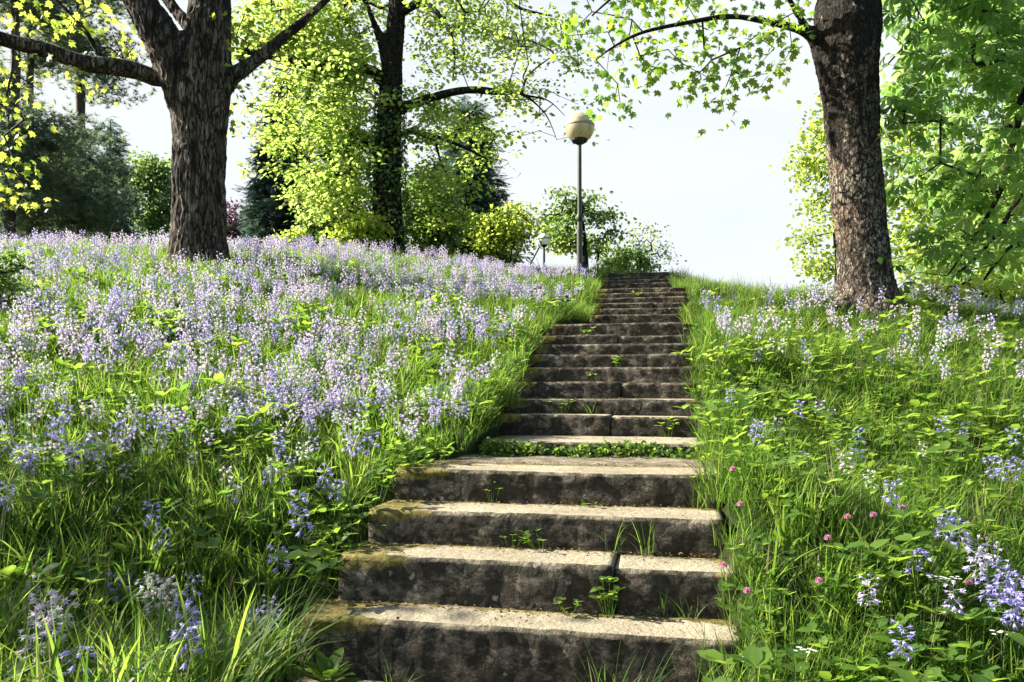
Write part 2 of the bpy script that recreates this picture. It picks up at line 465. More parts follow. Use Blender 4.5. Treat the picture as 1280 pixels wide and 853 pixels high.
# one sheet: fine near the stairs, coarse towards the horizon
gx = np.unique(np.concatenate([np.arange(-14, 14.01, 0.14), np.linspace(-60, -14, 24), np.linspace(14, 60, 24), np.array([-900, -400, -200, -110, 110, 200, 400, 900.])]))
gy = np.unique(np.concatenate([np.arange(-2, 22, 0.14), np.linspace(22, 60, 30), np.linspace(-30, -2, 14), np.array([-900, -300, -100, -50, 80, 120, 200, 400, 900.])]))
XX, YY = np.meshgrid(gx, gy)
ZZ = ground(XX, YY)
nx, ny = len(gx), len(gy)
idx = np.arange(nx * ny).reshape(ny, nx)
Q = np.stack([idx[:-1, :-1], idx[:-1, 1:], idx[1:, 1:], idx[1:, :-1]], -1).reshape(-1, 4)
g = mesh_obj('ground', make_mesh('ground', np.stack([XX, YY, ZZ], -1).reshape(-1, 3), Q, M['soil'], None, True))
tag(g, 'sloping hillside of dark meadow soil under the grass', 'ground', kind='structure')


def gz(x, y):
    return float(ground(np.array([x]), np.array([y]))[0])


def hit(px, py, d0=2.2, d1=40.0, up=0.0):
    """where the sight line through a pixel comes within `up` metres above the ground"""
    ds = np.arange(d0, d1, 0.02)
    x = (px - 640) / F * ds; z = (490 - py) / F * ds
    g_ = ground(x, ds) + up
    i = np.argmax(z <= g_) if (z <= g_).any() else len(ds) - 1
    return np.array([x[i], ds[i], z[i] - up])


# ------------------------------------------------------------------ stone steps
def nz(v, s, seed=0.0):
    return noise.noise(Vector((v[0] * s + seed, v[1] * s + seed * 0.7, v[2] * s)))


def slab(L0, L1, depth, height, seed, wear=0.012, bow=0.0):
    """one stone slab in stair axes: x along the step, y into the slope, top at z=0"""
    prof = []
    nr = 7
    for i in range(nr): prof.append((0.0, -height + (height - 0.03) * i / (nr - 1), 0))
    for a in (20, 45, 70): prof.append((0.03 - 0.03 * math.cos(R(a)), -0.03 + 0.03 * math.sin(R(a)), 1))
    nt_ = max(6, int(depth / 0.04))
    for i in range(nt_ + 1): prof.append((0.03 + (depth - 0.03) * i / nt_, 0.0, 2))
    prof.append((depth, -height, 3))
    n = max(8, int((L1 - L0) / 0.035))
    V, T, MS = [], [], []
    for j in range(n + 1):
        x = L0 + (L1 - L0) * j / n
        endr = min(1.0, min(x - L0, L1 - x) / 0.04)
        for (y, z, kind) in prof:
            p = (x, y, z)
            e = wear
            if kind == 1: e = wear * 1.2
            dy = e * (nz(p, 2.0, seed) * .7 + nz(p, 11.0, seed) * 0.7 + 0.6 * nz(p, 26.0, seed)) + (.010 * max(0, nz(p, 7.0, seed + 5)) if kind == 0 else 0)
            dz = e * 0.5 * (nz(p, 1.2, seed + 9) + 0.3 * nz(p, 9.0, seed + 9))
            yy, zz = y, z
            if kind in (0, 1): yy = y + dy + (1 - endr) * 0.012
            if kind == 1: zz = z + dz - 0.012 * max(0.0, nz((x, 0, 0), 9.0, seed + 3) - .15) - (1 - endr) * 0.012
            if kind == 2:
                zz = z + dz * (0.4 if y > 0.06 else 1.0) - 0.01 * math.exp(-((x - (L0 + L1) / 2) / 0.5) ** 2) * (1 - y / depth)
            if kind == 0 and z < -height + 0.001: yy = y
            V.append((x, yy + bow * ((x - L0) / (L1 - L0) - 0.5) ** 2, zz))
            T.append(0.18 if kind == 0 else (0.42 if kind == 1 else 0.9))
            MS.append(0.0)
    k = len(prof)
    V = np.array(V)
    i0 = np.arange(k - 1)
    Qs = np.concatenate([np.stack([j * k + i0, (j + 1) * k + i0, (j + 1) * k + i0 + 1, j * k + i0 + 1], 1) for j in range(n)])
    # end caps
    return V, Qs, np.array(T), [np.arange(k)[None, :], (n * k + np.arange(k))[None, ::-1]]


def stone_mesh(name, V, Qs, T, caps, moss):
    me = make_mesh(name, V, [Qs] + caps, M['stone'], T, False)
    a = me.attributes.new('moss', 'FLOAT', 'POINT')
    a.data.foreach_set('value', np.asarray(moss, dtype=np.float32))
    return me


FL_LABEL = ['lowest flight of four wide stone steps with sunlit treads and mossy left ends',
            'long middle flight of stone steps between grassy banks, above the weedy landing',
            'short flight of narrower stone steps higher up, below the topmost dark flight',
            'topmost and smallest dark flight of stone steps beside the tall globe lamp']
SEAMS = {1: 0.42, 5: 0.12, 7: 0.2, 11: 0.05, 15: 0.3}
for fi, (a, b) in enumerate(FLIGHTS):
    s0 = ST[a]
    root = tag(empty('stone_stairs', (s0['c'][0], s0['c'][1], s0['z'] - 0.2)), FL_LABEL[fi], 'stone stairs', 'flights of stone steps up the hill')
    for k in range(a, b):
        s = ST[k]
        prev = ST[k - 1]['z'] if k > 0 else -1.45
        if k in (13, 19): prev = s['z'] - 0.16
        if k == 4: prev = s['z'] - 0.12
        height = s['z'] - prev + 0.07
        nxt = ST[k + 1]['c'][1] if k + 1 < len(ST) else s['c'][1] + 0.6
        depth = min((nxt - s['c'][1]) / UD[1] + 0.05, 0.95 if k == 4 else 0.5)
        if k == 3: depth = 0.5
        loc = Vector((s['c'][0], s['c'][1], s['z']))
        hw = s['hw']
        pieces = [(-hw, hw)]
        if k in SEAMS:
            c = SEAMS[k] * hw
            pieces = [(-hw, c - 0.006), (c + 0.006, hw)]
        holder = None
        if len(pieces) == 2:
            holder = empty('stone_step', loc - root.location, root, -ROT)
        for pi, (l0, l1) in enumerate(pieces):
            V, Qs, T, caps = slab(l0, l1, depth, height, 3.7 * k + 11 * pi, 0.013 if k < 4 else 0.016, 0.05 * random.uniform(-1, 1))
            if pi == 1: V[:, 2] -= 0.012; V[:, 1] += 0.015
            x, y, z = V[:, 0], V[:, 1], V[:, 2]
            fr = np.clip((hw * 0.15 - hw - x) / 0.001, 0, 1)
            left = 1 - sstep(-hw + 0.05, -hw + (0.6 if k < 4 else 0.3), x)
            rgt = sstep(hw - 0.22, hw, x) * 0.5
            back = sstep(depth - 0.16, depth - 0.05, y) * (z > -0.05)
            lip = (1 - sstep(0.02, 0.06, y)) * (z > -0.1) * 0.4
            moss = 0.9 * left * (z > -0.06) + rgt * (z > -0.05) + 0.75 * back + lip * (left + 0.35)
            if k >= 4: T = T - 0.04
            me = stone_mesh('stone_step' if holder is None else 'slab', V, Qs, T, caps, moss)
            if holder is None:
                o = mesh_obj('stone_step', me, root)
                o.location = loc - root.location
                o.rotation_euler = (0, 0, -ROT)
            else:
                o = mesh_obj('slab', me, holder)

# landings between the flights: worn, weedy paths
def landing(k0, back0, k1, zback, label, drop=0.0):
    a, b = ST[k0], ST[k1]
    y0 = a['c'][1] + back0; y1 = b['c'][1] + 0.05
    n, m = max(10, int((y1 - y0) / 0.08)), 26
    V = []
    for i in range(n + 1):
        t = i / n
        cy = y0 + (y1 - y0) * t
        cx = np.interp(cy, CD, CX)
        hw = a['hw'] * (1 - t) + b['hw'] * t + 0.12
        for j in range(m + 1):
            l = -hw + 2 * hw * j / m
            p = (cx + UV[0] * l, cy + UV[1] * l)
            z = (a['z'] - drop) * (1 - t) + zback * t
            z += 0.015 * nz((p[0], p[1], 0), 2.5, 4.0) + 0.008 * nz((p[0], p[1], 0), 9.0, 2.0)
            V.append((p[0], p[1], z))
    ii = np.arange((n + 1) * (m + 1)).reshape(n + 1, m + 1)
    Qs = np.stack([ii[:-1, :-1], ii[:-1, 1:], ii[1:, 1:], ii[1:, :-1]], -1).reshape(-1, 4)
    o = mesh_obj('path', make_mesh('path', V, Qs, M['path'], None, True))
    tag(o, label, 'path', kind='structure')
landing(3, 0.42, 4, ST[4]['z'] - 0.10, 'worn sandy landing with weeds above the lowest four steps', 0.006)
landing(12, 0.42, 13, ST[13]['z'] - 0.14, 'hidden earth landing behind the long middle flight', 0.006)
landing(18, 0.42, 19, ST[19]['z'] - 0.14, 'hidden earth landing below the topmost flight', 0.006)
# foot of the stairs, where the photographer stands
V = []
for i in range(46):
    for j in range(24):
        y = -2 + 5.95 * i / 45; x = -0.05 + (j / 23 - 0.5) * 2.1 + 0.12 * nz((0, y, 0), 1.0, 5)
        V.append((x, y, max(gz(x, y) if False else -9, -1.385 + 0.02 * nz((x, y, 0), 2.0, 1.0) + 0.012 * nz((x, y, 0), 9.0, 1.0))))
ii = np.arange(46 * 24).reshape(46, 24)
o = mesh_obj('path', make_mesh('path', V, np.stack([ii[:-1, :-1], ii[:-1, 1:], ii[1:, 1:], ii[1:, :-1]], -1).reshape(-1, 4), M['path'], None, True))
tag(o, 'trodden earth path at the foot of the stone stairs', 'path', kind='structure')

# ------------------------------------------------------------------ trunks and limbs
def smooth_path(P, n):
    P = np.asarray(P, float)
    t = np.concatenate([[0], np.cumsum(np.linalg.norm(np.diff(P[:, :3], axis=0), axis=1))])
    s = np.linspace(0, t[-1], n)
    # Catmull-Rom through the points
    out = []
    for v in s:
        i = int(np.clip(np.searchsorted(t, v, side='right') - 1, 0, len(P) - 2))
        u = (v - t[i]) / (t[i + 1] - t[i] + 1e-9)
        p0, p1, p2, p3 = P[max(i - 1, 0)], P[i], P[i + 1], P[min(i + 2, len(P) - 1)]
        out.append(0.5 * (2 * p1 + (p2 - p0) * u + (2 * p0 - 5 * p1 + 4 * p2 - p3) * u * u + (3 * p1 - p0 - 3 * p2 + p3) * u ** 3))
    return np.array(out)


def wide(P):
    """[(px, py, depth, width in px)] -> x, y, z, radius"""
    return np.array([[*W(px, py, d), w / F * d / 2] for px, py, d, w in P])


def remeshed(name, paths, voxel, mat, parent, bark, smooth_it=6):
    """one solid skin around several tapered limbs, roughened like bark"""
    mb = MB()
    for P in paths:
        S = smooth_path(P, max(8, int(len(P) * 6)))
        mb.tube(S[:, :3], S[:, 3], 20)
    me = mb.mesh(name, mat)
    o = mesh_obj(name, me)
    md = o.modifiers.new('r', 'REMESH'); md.mode = 'VOXEL'; md.voxel_size = voxel
    ms = o.modifiers.new('s', 'SMOOTH'); ms.factor = 0.5; ms.iterations = smooth_it
    dg = bpy.context.evaluated_depsgraph_get()
    ev = o.evaluated_get(dg)
    me2 = bpy.data.meshes.new_from_object(ev)
    o.modifiers.clear()
    o.data = me2
    bpy.data.meshes.remove(me)
    me2.name = name
    n = len(me2.vertices)
    co = np.empty(n * 3, np.float32); me2.vertices.foreach_get('co', co)
    no = np.empty(n * 3, np.float32); me2.vertices.foreach_get('normal', no)
    co = co.reshape(-1, 3); no = no.reshape(-1, 3)
    disp = np.array([bark(Vector(c)) for c in co.tolist()])
    co = co + no * disp[:, None]
    me2.vertices.foreach_set('co', co.astype(np.float32).ravel())
    me2.polygons.foreach_set('use_smooth', np.ones(len(me2.polygons), bool))
    me2.update()
    if not me2.materials: me2.materials.append(mat)
    o.parent = parent
    return o


def bark_furrow(c):
    q = Vector((c.x * 11, c.y * 11, c.z * 2.6)) + noise.noise_vector(c * 4) * .5
    r = 1 - abs(noise.noise(q)) * 2.4
    return 0.024 * r + 0.014 * noise.noise(Vector((c.x * 22, c.y * 22, c.z * 9))) + 0.03 * noise.noise(c * 1.6) - 0.05


def bark_plates(c):
    q = Vector((c.x * 7, c.y * 7, c.z * 4)) + noise.noise_vector(c * 7) * 0.9
    d, _ = noise.voronoi(q)
    e = min(1.0, (d[1] - d[0]) * 4.0)
    h = noise.noise(q * 0.8) + .3
    return 0.013 * e * (0.5 + 0.5 * h) + 0.012 * noise.noise(c * 20) + 0.035 * noise.noise(c * 1.8) - 0.055


def limb(P, mat, parent, name='limb', sides=10, knots=0.12):
    S = smooth_path(P, max(10, len(P) * 5))
    for i in range(1, len(S)):
        v = noise.noise_vector(Vector(S[i, :3]) * 1.7)
        S[i, :3] += np.array(v) * S[i, 3] * 0.5
        S[i, 3] *= 1 + knots * noise.noise(Vector(S[i, :3]) * 5)
    mb = MB(); mb.tube(S[:, :3], S[:, 3], sides)
    mb.build(name, mat, parent, True)
    return S


# ------------------------------------------------------------------ leaves
def tmpl(V, T): return np.array(V, float), np.array(T)

DIAMOND = tmpl([(0, 0, 0), (-0.32, 0.5, 0.1), (0, 1, -0.06), (0.32, 0.5, 0.1)], [(0, 3, 2), (0, 2, 1)])
OVAL = tmpl([(0, 0, 0), (-0.26, 0.25, .07), (-0.3, 0.6, .06), (0, 1, -.08), (0.3, 0.6, .06), (0.26, 0.25, .07), (0, .5, 0)],
            [(0, 5, 6), (5, 4, 6), (4, 3, 6), (3, 2, 6), (2, 1, 6), (1, 0, 6)])
_m = [(0, 0), (.28, -.06), (.22, .12), (.56, .2), (.42, .36), (.52, .62), (.22, .56), (0, 1.0), (-.22, .56), (-.52, .62), (-.42, .36), (-.56, .2), (-.22, .12), (-.28, -.06)]
MAPLE = tmpl([(x, y, -0.25 * (x * x) - 0.10 * y * y) for x, y in _m] + [(0, .36, .05)], [(i, (i + 1) % 14, 14) for i in range(14)])


def _chestnut():
    V, T = [], []
    for k, a in enumerate((-112, -68, -24, 20, 64, 108)):
        L = 1.0 if abs(a) < 80 else 0.75
        ca, sa = math.cos(R(a)), math.sin(R(a))
        pts = [(0, 0.03, 0), (-0.13, 0.45, -0.05), (-0.21, 0.74, -0.22), (0, 1.0, -0.48), (0.21, 0.74, -0.22), (0.13, 0.45, -0.05), (0, .6, -.05)]
        b = len(V)
        for x, y, z in pts:
            x, y, z = x * L, y * L, z * L
            V.append((x * ca + y * sa, -x * sa + y * ca, z))
        T += [(b, b + 5, b + 6), (b + 5, b + 4, b + 6), (b + 4, b + 3, b + 6), (b + 3, b + 2, b + 6), (b + 2, b + 1, b + 6), (b + 1, b, b + 6)]
    return tmpl(V, T)
CHESTNUT = _chestnut()


def _needles(n=13, flat=0.0):
    V, T = [], []
    r = random.Random(3)
    for i in range(n):
        a = i * 2.4; h = r.uniform(-0.2, 1.0)
        d = Vector((math.cos(a), math.sin(a), h * (1 - flat))).normalized()
        s = d.cross(Vector((r.random(), r.random(), r.random()))).normalized() * 0.06
        b = len(V); L = r.uniform(0.7, 1.0)
        V += [tuple(-s), tuple(s), tuple(d * L)]
        T.append((b, b + 1, b + 2))
    return tmpl(V, T)
NEEDLES = _needles()


def _spray():
    V, T = [], []
    for i in range(7):
        y = i * 0.13; L = 0.42 * (1 - i / 9)
        for s in (-1, 1):
            b = len(V)
            V += [(0, y, 0), (s * L * .8, y + L * .55, -.10 * L), (s * L * .35, y + L * .62, -0.04)]
            T.append((b, b + 1, b + 2))
    b = len(V); V += [(-.05, .7, 0), (.05, .7, 0), (0, 1.1, -.08)]; T.append((b, b + 1, b + 2))
    return tmpl(V, T)
SPRAY = _spray()


def frames(nrm, fwd):
    """rows: x, y (leaf axis), z (normal)"""
    z = nrm / (np.linalg.norm(nrm, axis=1)[:, None] + 1e-9)
    y = fwd - z * (fwd * z).sum(1)[:, None]
    y /= np.linalg.norm(y, axis=1)[:, None] + 1e-9
    x = np.cross(y, z)
    return np.stack([x, y, z], 1)


def leaves_mesh(name, P, size, nrm, fwd, T, mat, tone, twigs=None):
    tv, tf = T
    Fm = frames(nrm, fwd)
    V = P[:, None, :] + size[:, None, None] * np.einsum('vk,nkj->nvj', tv, Fm)
    n, k = len(P), len(tv)
    faces = (tf[None] + (np.arange(n) * k)[:, None, None]).reshape(-1, 3)
    if twigs is not None:         # the crown's own twigs, in a second material
        tq = np.concatenate(twigs.q); tvv = np.concatenate(twigs.v)
        return make_mesh(name, np.concatenate([V.reshape(-1, 3), tvv]), [faces, tq + n * k], None, np.concatenate([np.repeat(tone, k), np.full(len(tvv), .5)]), False, [mat, M['twig']])
    return make_mesh(name, V.reshape(-1, 3), faces, mat, np.repeat(tone, k))


def rand_dirs(n):
    v = rng.normal(size=(n, 3))
    return v / np.linalg.norm(v, axis=1)[:, None]


def cluster_leaves(name, C, per, sig, size, T, mat, parent, droop=0.5, up=0.8, flat=0.6, sizevar=0.3, tone_c=None, twigs=None):
    C = np.asarray(C, float)
    n = len(C) * per
    idx_ = np.repeat(np.arange(len(C)), per)
    off = rng.normal(size=(n, 3)) * sig
    off[:, 2] *= flat
    P = C[idx_] + off
    nrm = rand_dirs(n) * 0.75; nrm[:, 2] += up
    fwd = rand_dirs(n) + off / (sig + 1e-6) * 0.4; fwd[:, 2] -= droop
    tc = rng.uniform(0, 1, len(C)) if tone_c is None else tone_c
    tone = np.clip(0.55 * tc[idx_] + 0.45 * rng.uniform(0, 1, n), 0, 1)
    sz = size * (1 + rng.uniform(-sizevar, sizevar, n))
    me = leaves_mesh(name, P, sz, nrm, fwd, T, mat, tone, twigs)
    return mesh_obj(name, me, parent)


def grow(skel, attract, mat, parent, r0=0.006, rmax=0.05, step=0.4, sag=0.10, name='twigs', sides=5):
    """twigs that reach from the limbs to every leaf cluster"""
    nodes = [np.array(p) for p in skel]
    par = [-1] * len(nodes)
    A = np.asarray(attract)
    arr = np.array(nodes)
    d = np.min(np.linalg.norm(A[:, None] - arr[None], axis=2), axis=1)
    ends = []
    for i in np.argsort(d):
        arr = np.array(nodes)
        dist = np.linalg.norm(arr - A[i], axis=1)
        j = int(np.argmin(dist))
        L = dist[j]
        k = max(1, int(L / step))
        a, b = nodes[j].copy(), A[i]
        prev = j
        for s in range(1, k + 1):
            t = s / k
            p = a + (b - a) * t + np.array([0, 0, sag * L * math.sin(math.pi * t)]) * 0.5
            if s < k: p = p + rng.normal(size=3) * 0.05 * min(L, 1.2)
            nodes.append(p); par.append(prev); prev = len(nodes) - 1
        ends.append(prev)
    cnt = np.zeros(len(nodes))
    for e in ends:
        k = e
        while k >= 0:
            cnt[k] += 1; k = par[k]
    mb = MB()
    for k in range(len(nodes)):
        if par[k] < 0: continue
        ra = min(rmax, r0 * math.sqrt(cnt[par[k]] if par[par[k]] >= 0 else cnt[k]))
        rb = min(rmax, r0 * math.sqrt(cnt[k]))
        mb.tube(np.array([nodes[par[k]], nodes[k]]), np.array([ra, rb]), sides, caps=False)
    return mb


def box_pts(n, x0, x1, y0, y1, d0, d1, dens=None):
    out = []
    while len(out) < n:
        px, py, d = rng.uniform(x0, x1), rng.uniform(y0, y1), rng.uniform(d0, d1)
        if dens is None or rng.uniform() < dens(px, py): out.append(W(px, py, d))
    return out


# ------------------------------------------------------------------ the maple on the left bank
tA = tag(empty('maple_tree', W(248, 336, 12)), 'large forked maple on the bluebell bank, its thick trunk left of the steps', 'tree', 'big trees on the hillside')
D = 12
OA = np.array(W(248, 336, 12))
def rel(P, O):
    P = np.array(P); P[:, :3] -= O; return P
trunkA = [wide([(248, 352, D, 104), (249, 322, D, 82), (249, 280, D, 71), (249, 200, D, 68), (251, 130, D, 74), (258, 80, D, 66), (262, 30, D, 58), (263, -20, D, 54), (262, -90, D, 48), (268, -200, D, 36), (272, -330, D + .3, 20)]),
          wide([(238, 135, D, 58), (222, 90, D - .1, 56), (200, 45, D - .2, 52), (178, 8, D - .3, 47), (160, -30, D - .3, 42), (128, -110, D - .4, 32), (95, -220, D - .6, 16)]),
          wide([(255, 78, D + .1, 34), (240, 38, D + .2, 24), (215, 8, D + .4, 20), (190, -40, D + .6, 15), (170, -120, D + .8, 9)]),
          wide([(240, 118, D, 44), (212, 100, D, 27), (185, 93, D - .1, 22)]),
          wide([(262, 125, D, 44), (284, 102, D, 30), (300, 88, D, 20)]),
          wide([(238, 325, D, 40), (205, 350, D - .35, 20)]), wide([(260, 325, D, 40), (295, 352, D - .3, 22)])]
o = remeshed('trunk', [rel(p, OA) for p in trunkA], 0.026, M['bark_a'], tA, bark_furrow, 7)
skA = []
for P in [[(200, 96, D - .05, 25), (185, 93, D - .1, 22), (130, 82, D - .3, 21), (60, 66, D - .6, 19), (0, 48, D - .9, 17), (-90, 10, D - 1.2, 13), (-200, -60, D - 1.5, 7)],
          [(292, 94, D, 22), (312, 80, D, 16), (345, 55, D + .1, 13), (375, 30, D + .2, 11), (405, 2, D + .3, 9), (450, -50, D + .5, 7), (500, -130, D + .8, 3)],
          [(158, -25, D - .3, 30), (100, -70, D - .8, 18), (20, -120, D - 1.2, 9)],
          [(266, -60, D, 30), (330, -120, D + .4, 16), (400, -210, D + .8, 8)],
          [(130, 82, D - .3, 8), (120, 60, D - .3, 7), (100, 30, D - .4, 5), (60, -10, D - .5, 4)]]:
    S = limb(rel(wide(P), OA), M['bark_a'], tA)
    skA += list(S[2:, :3])
for p in trunkA[:3]:
    S = smooth_path(rel(p, OA), 24)
    skA += list(S[S[:, 2] > 4.3][:, :3])
attA = [W(px, py, D + dd) - OA for px, py, dd in
        [(20, 20, -.6), (50, 5, -.9), (90, 35, -.5), (15, 90, -1), (45, 110, -.8), (30, 150, -.9), (8, 120, -1.2), (75, 90, -.6), (100, 10, -.8), (120, 15, -.2), (5, 215, -1.1), (12, 240, -1.2), (20, 205, -.9), (5, 170, -.8), (35, 250, -1),
         (295, 45, .1), (305, 20, .2), (312, 55, .2), (325, 35, 0), (300, 75, .1), (320, 60, .3), (340, 15, .4), (330, 75, .1), (365, 10, .3), (300, 95, .2), (285, 150, .3), (288, 120, .1), (170, 55, .5), (140, 40, .4), (155, 75, .5), (120, 110, 0), (60, 30, .2), (130, -20, 0)]]
attA += [p - OA for p in box_pts(18, -160, 520, -330, -20, D - .6, D + 3.2)]
tw = grow(skA, attA, M['twig'], tA, 0.006, 0.035, name='twigs')
cluster_leaves('crown', attA, 20, 0.2, 0.096, MAPLE, M['maple_y'], tA, 0.6, 0.6, twigs=tw)

# ------------------------------------------------------------------ the second maple, further up, wrapped in ivy
D = 22
gB = W(485, 300, D); gB[2] = gz(gB[0], gB[1]); OB = gB
tB = tag(empty('maple_tree', OB), 'ivy-wrapped maple with airy yellow-green crown behind the bank, long bare limb towards the lamp', 'tree', 'big trees on the hillside')
zb = 490 - OB[2] * F / D
trunkB = [wide([(485, zb + 8, D, 64), (485, zb - 15, D, 48), (484, 250, D, 40), (485, 180, D, 36), (489, 110, D, 32), (492, 60, D, 27), (497, 0, D, 25), (500, -80, D, 20), (505, -200, D, 10)]),
          wide([(489, 95, D, 22), (478, 55, D - .2, 15), (465, 22, D - .4, 12), (452, -10, D - .5, 10), (430, -80, D - .8, 6)])]
remeshed('trunk', [rel(p, OB) for p in trunkB], 0.05, M['bark_b'], tB, bark_furrow, 5)
skB = []
for P in [[(485, 104, D, 20), (468, 92, D - .2, 15), (452, 86, D - .4, 13), (415, 82, D - .8, 12), (375, 78, D - 1.2, 11), (330, 70, D - 1.5, 9), (290, 62, D - 1.8, 6), (240, 70, D - 2, 3)],
          [(494, 140, D, 17), (515, 130, D - .2, 12), (540, 121, D - .4, 10), (580, 113, D - .8, 9), (622, 116, D - 1.0, 8), (652, 118, D - 1.2, 4.5), (672, 132, D - 1.2, 2.2), (686, 150, D - 1.2, 1.4), (696, 175, D - 1.2, .7)],
          [(652, 118, D - 1.2, 3.5), (660, 95, D - 1.2, 2.4), (684, 75, D - 1.3, 1.5), (706, 60, D - 1.3, .7)],
          [(655, 119, D - 1.2, 3), (685, 126, D - 1, 1.6), (706, 145, D - .8, .7)],
          [(497, 20, D, 14), (530, 5, D - .3, 9), (560, 35, D - .6, 5), (568, 70, D - .7, 3), (566, 100, D - .7, 2)],
          [(499, -20, D, 14), (545, -40, D + .3, 9), (600, -20, D + .5, 6), (650, 10, D + .6, 4), (690, 20, D + .6, 2)],
          [(485, 190, D, 10), (450, 180, D - .4, 6), (400, 195, D - .8, 4), (350, 210, D - 1, 2)],
          [(488, 170, D, 9), (520, 165, D + .4, 6), (570, 180, D + .6, 4), (610, 200, D + .6, 2)]]:
    S = limb(rel(wide(P), OB), M['bark_b'], tB)
    skB += list(S[2:, :3])
for p in trunkB:
    S = smooth_path(rel(p, OB), 20); skB += list(S[6:, :3])
def sprays(D, lst):
    """leaf clusters in flat, drooping layers along side branches: (start, end, width of the fan, clusters)"""
    out = []
    for (x0, y0), (x1, y1), w, k in lst:
        d1 = D + rng.uniform(-2.8, 2.6)
        a, b = W(x0, y0, D), W(x1, y1, d1)
        L = np.linalg.norm(b - a)
        side = np.cross(b - a, [0, 0, 1]); side /= np.linalg.norm(side) + 1e-9
        for t in np.sort(rng.uniform(.22, 1.0, k)):
            p = a + (b - a) * t
            p[2] += .16 * L * math.sin(math.pi * t)
            p = p + side * rng.normal() * w * (.35 + .65 * math.sin(math.pi * min(1, t * .8))) + np.array([0, 0, rng.normal() * .10])
            out.append(p)
    return out
SPR = []
for k in range(34):         # the dense curtain left of the trunk
    y0 = rng.uniform(70, 235)
    x1 = rng.uniform(318, 425)
    SPR.append(((482, y0), (x1, min(287, y0 + rng.uniform(15, 75) + (x1 - 318) * .12)), .75, 11))
for k in range(26):         # upper left, along the big limb
    x0 = rng.uniform(330, 480)
    SPR.append(((x0, rng.uniform(0, 80)), (x0 + rng.uniform(-110, 40), rng.uniform(-70, 120)), .6, 9))
for k in range(16):         # right of the trunk
    y0 = rng.uniform(80, 240)
    SPR.append(((492, y0), (rng.uniform(530, 630), min(285, y0 + rng.uniform(20, 80))), .6, 7))
for k in range(20):         # upper right
    x0 = rng.uniform(490, 600)
    SPR.append(((x0, rng.uniform(-40, 120)), (x0 + rng.uniform(20, 120), rng.uniform(-70, 140)), .6, 7))
attB = sprays(D, SPR)
attB += box_pts(22, 630, 730, 10, 190, D - 2.2, D + .5)
attB += box_pts(60, 250, 720, -250, -70, D - 3, D + 3)
attB = [p for p in attB if not (p[1] < D + .3 and 452 < 640 + F * p[0] / p[1] < 522 and rng.uniform() < .85)]
attB = [p - OB for p in attB]
tw = grow(skB, attB, M['twig'], tB, 0.007, 0.05, 0.5, name='twigs', sides=4)
cluster_leaves('crown', attB, 36, 0.27, 0.135, OVAL, M['maple_b'], tB, 0.55, 1.0, 0.36, twigs=tw)
# ivy sleeve
n = 2600
h = rng.uniform(0, 1, n) ** 1.2
ang = rng.uniform(0, 2 * math.pi, n)
S = smooth_path(rel(trunkB[0], OB), 60)
hz = h * 5.0
cx = np.interp(hz, S[:, 2], S[:, 0]); cy = np.interp(hz, S[:, 2], S[:, 1]); rr = np.interp(hz, S[:, 2], S[:, 3]) + rng.uniform(0.02, 0.22, n) * (1.15 - h) + 0.03
Pi = np.stack([cx + rr * np.cos(ang), cy + rr * np.sin(ang), hz], 1)
nr = np.stack([np.cos(ang), np.sin(ang), np.full(n, 0.4)], 1) + rng.normal(size=(n, 3)) * 0.4
fw = rng.normal(size=(n, 3)) * 0.5; fw[:, 2] -= 1
mesh_obj('ivy', leaves_mesh('ivy', Pi, rng.uniform(.07, .14, n), nr, fw, OVAL, M['ivy'], rng.uniform(0, 1, n)), tB)

# ------------------------------------------------------------------ the flaking sycamore on the right
D = 10
OC = W(1085, 392, D)
tC = tag(empty('sycamore_tree', OC), 'leaning sycamore with flaking reddish brown bark on the right bank', 'tree', 'big trees on the hillside')
trunkC = [wide([(1086, 412, D, 118), (1084, 378, D, 92), (1081, 345, D, 78), (1077, 300, D, 72), (1068, 200, D, 73), (1063, 130, D, 77), (1059, 70, D, 84), (1060, 20, D, 90), (1066, -30, D, 78), (1075, -110, D, 64), (1085, -230, D, 44), (1090, -380, D, 20)]),
          wide([(1040, 80, D, 50), (1018, 48, D, 26), (1004, 28, D - .1, 20), (988, 0, D - .2, 17), (970, -50, D - .3, 14), (940, -130, D - .5, 8)]),
          wide([(1068, 372, D, 50), (1036, 400, D - .4, 26)]), wide([(1100, 372, D, 50), (1140, 402, D - .2, 26)])]
remeshed('trunk', [rel(p, OC) for p in trunkC], 0.02, M['bark_c'], tC, bark_plates, 6)
mb = MB()
kc = W(1048, 103, D - 0.36) - OC
for rad_, rr_ in ((0.055, 0.02), (0.028, 0.014)):
    a_ = np.linspace(0, 2 * math.pi, 17)
    mb.tube(np.stack([kc[0] + rad_ * np.cos(a_), np.full(17, kc[1]), kc[2] + rad_ * 1.1 * np.sin(a_)], 1), rr_, 6, caps=False)
tag(mb.build('bark_scar', M['bark_c'], tC, True), 'round healed branch scar')
skC = []
for P in [[(1022, 54, D, 20), (1008, 42, D - .05, 13), (985, 32, D - .1, 9), (940, 23, D - .2, 7), (900, 22, D - .3, 6), (850, 30, D - .4, 5), (800, 42, D - .5, 4), (765, 60, D - .6, 2.5), (745, 75, D - .6, 1.5)],
          [(985, -5, D - .2, 12), (930, -40, D - .3, 9), (860, -50, D - .4, 7), (790, -20, D - .6, 4), (740, 20, D - .7, 2)],
          [(1070, -40, D, 40), (1000, -120, D - .5, 20), (900, -180, D - .8, 9)],
          [(1078, -90, D, 40), (1150, -160, D + .3, 20), (1230, -240, D + .6, 9)]]:
    S = limb(rel(wide(P), OC), M['bark_b'], tC)
    skC += list(S[2:, :3])
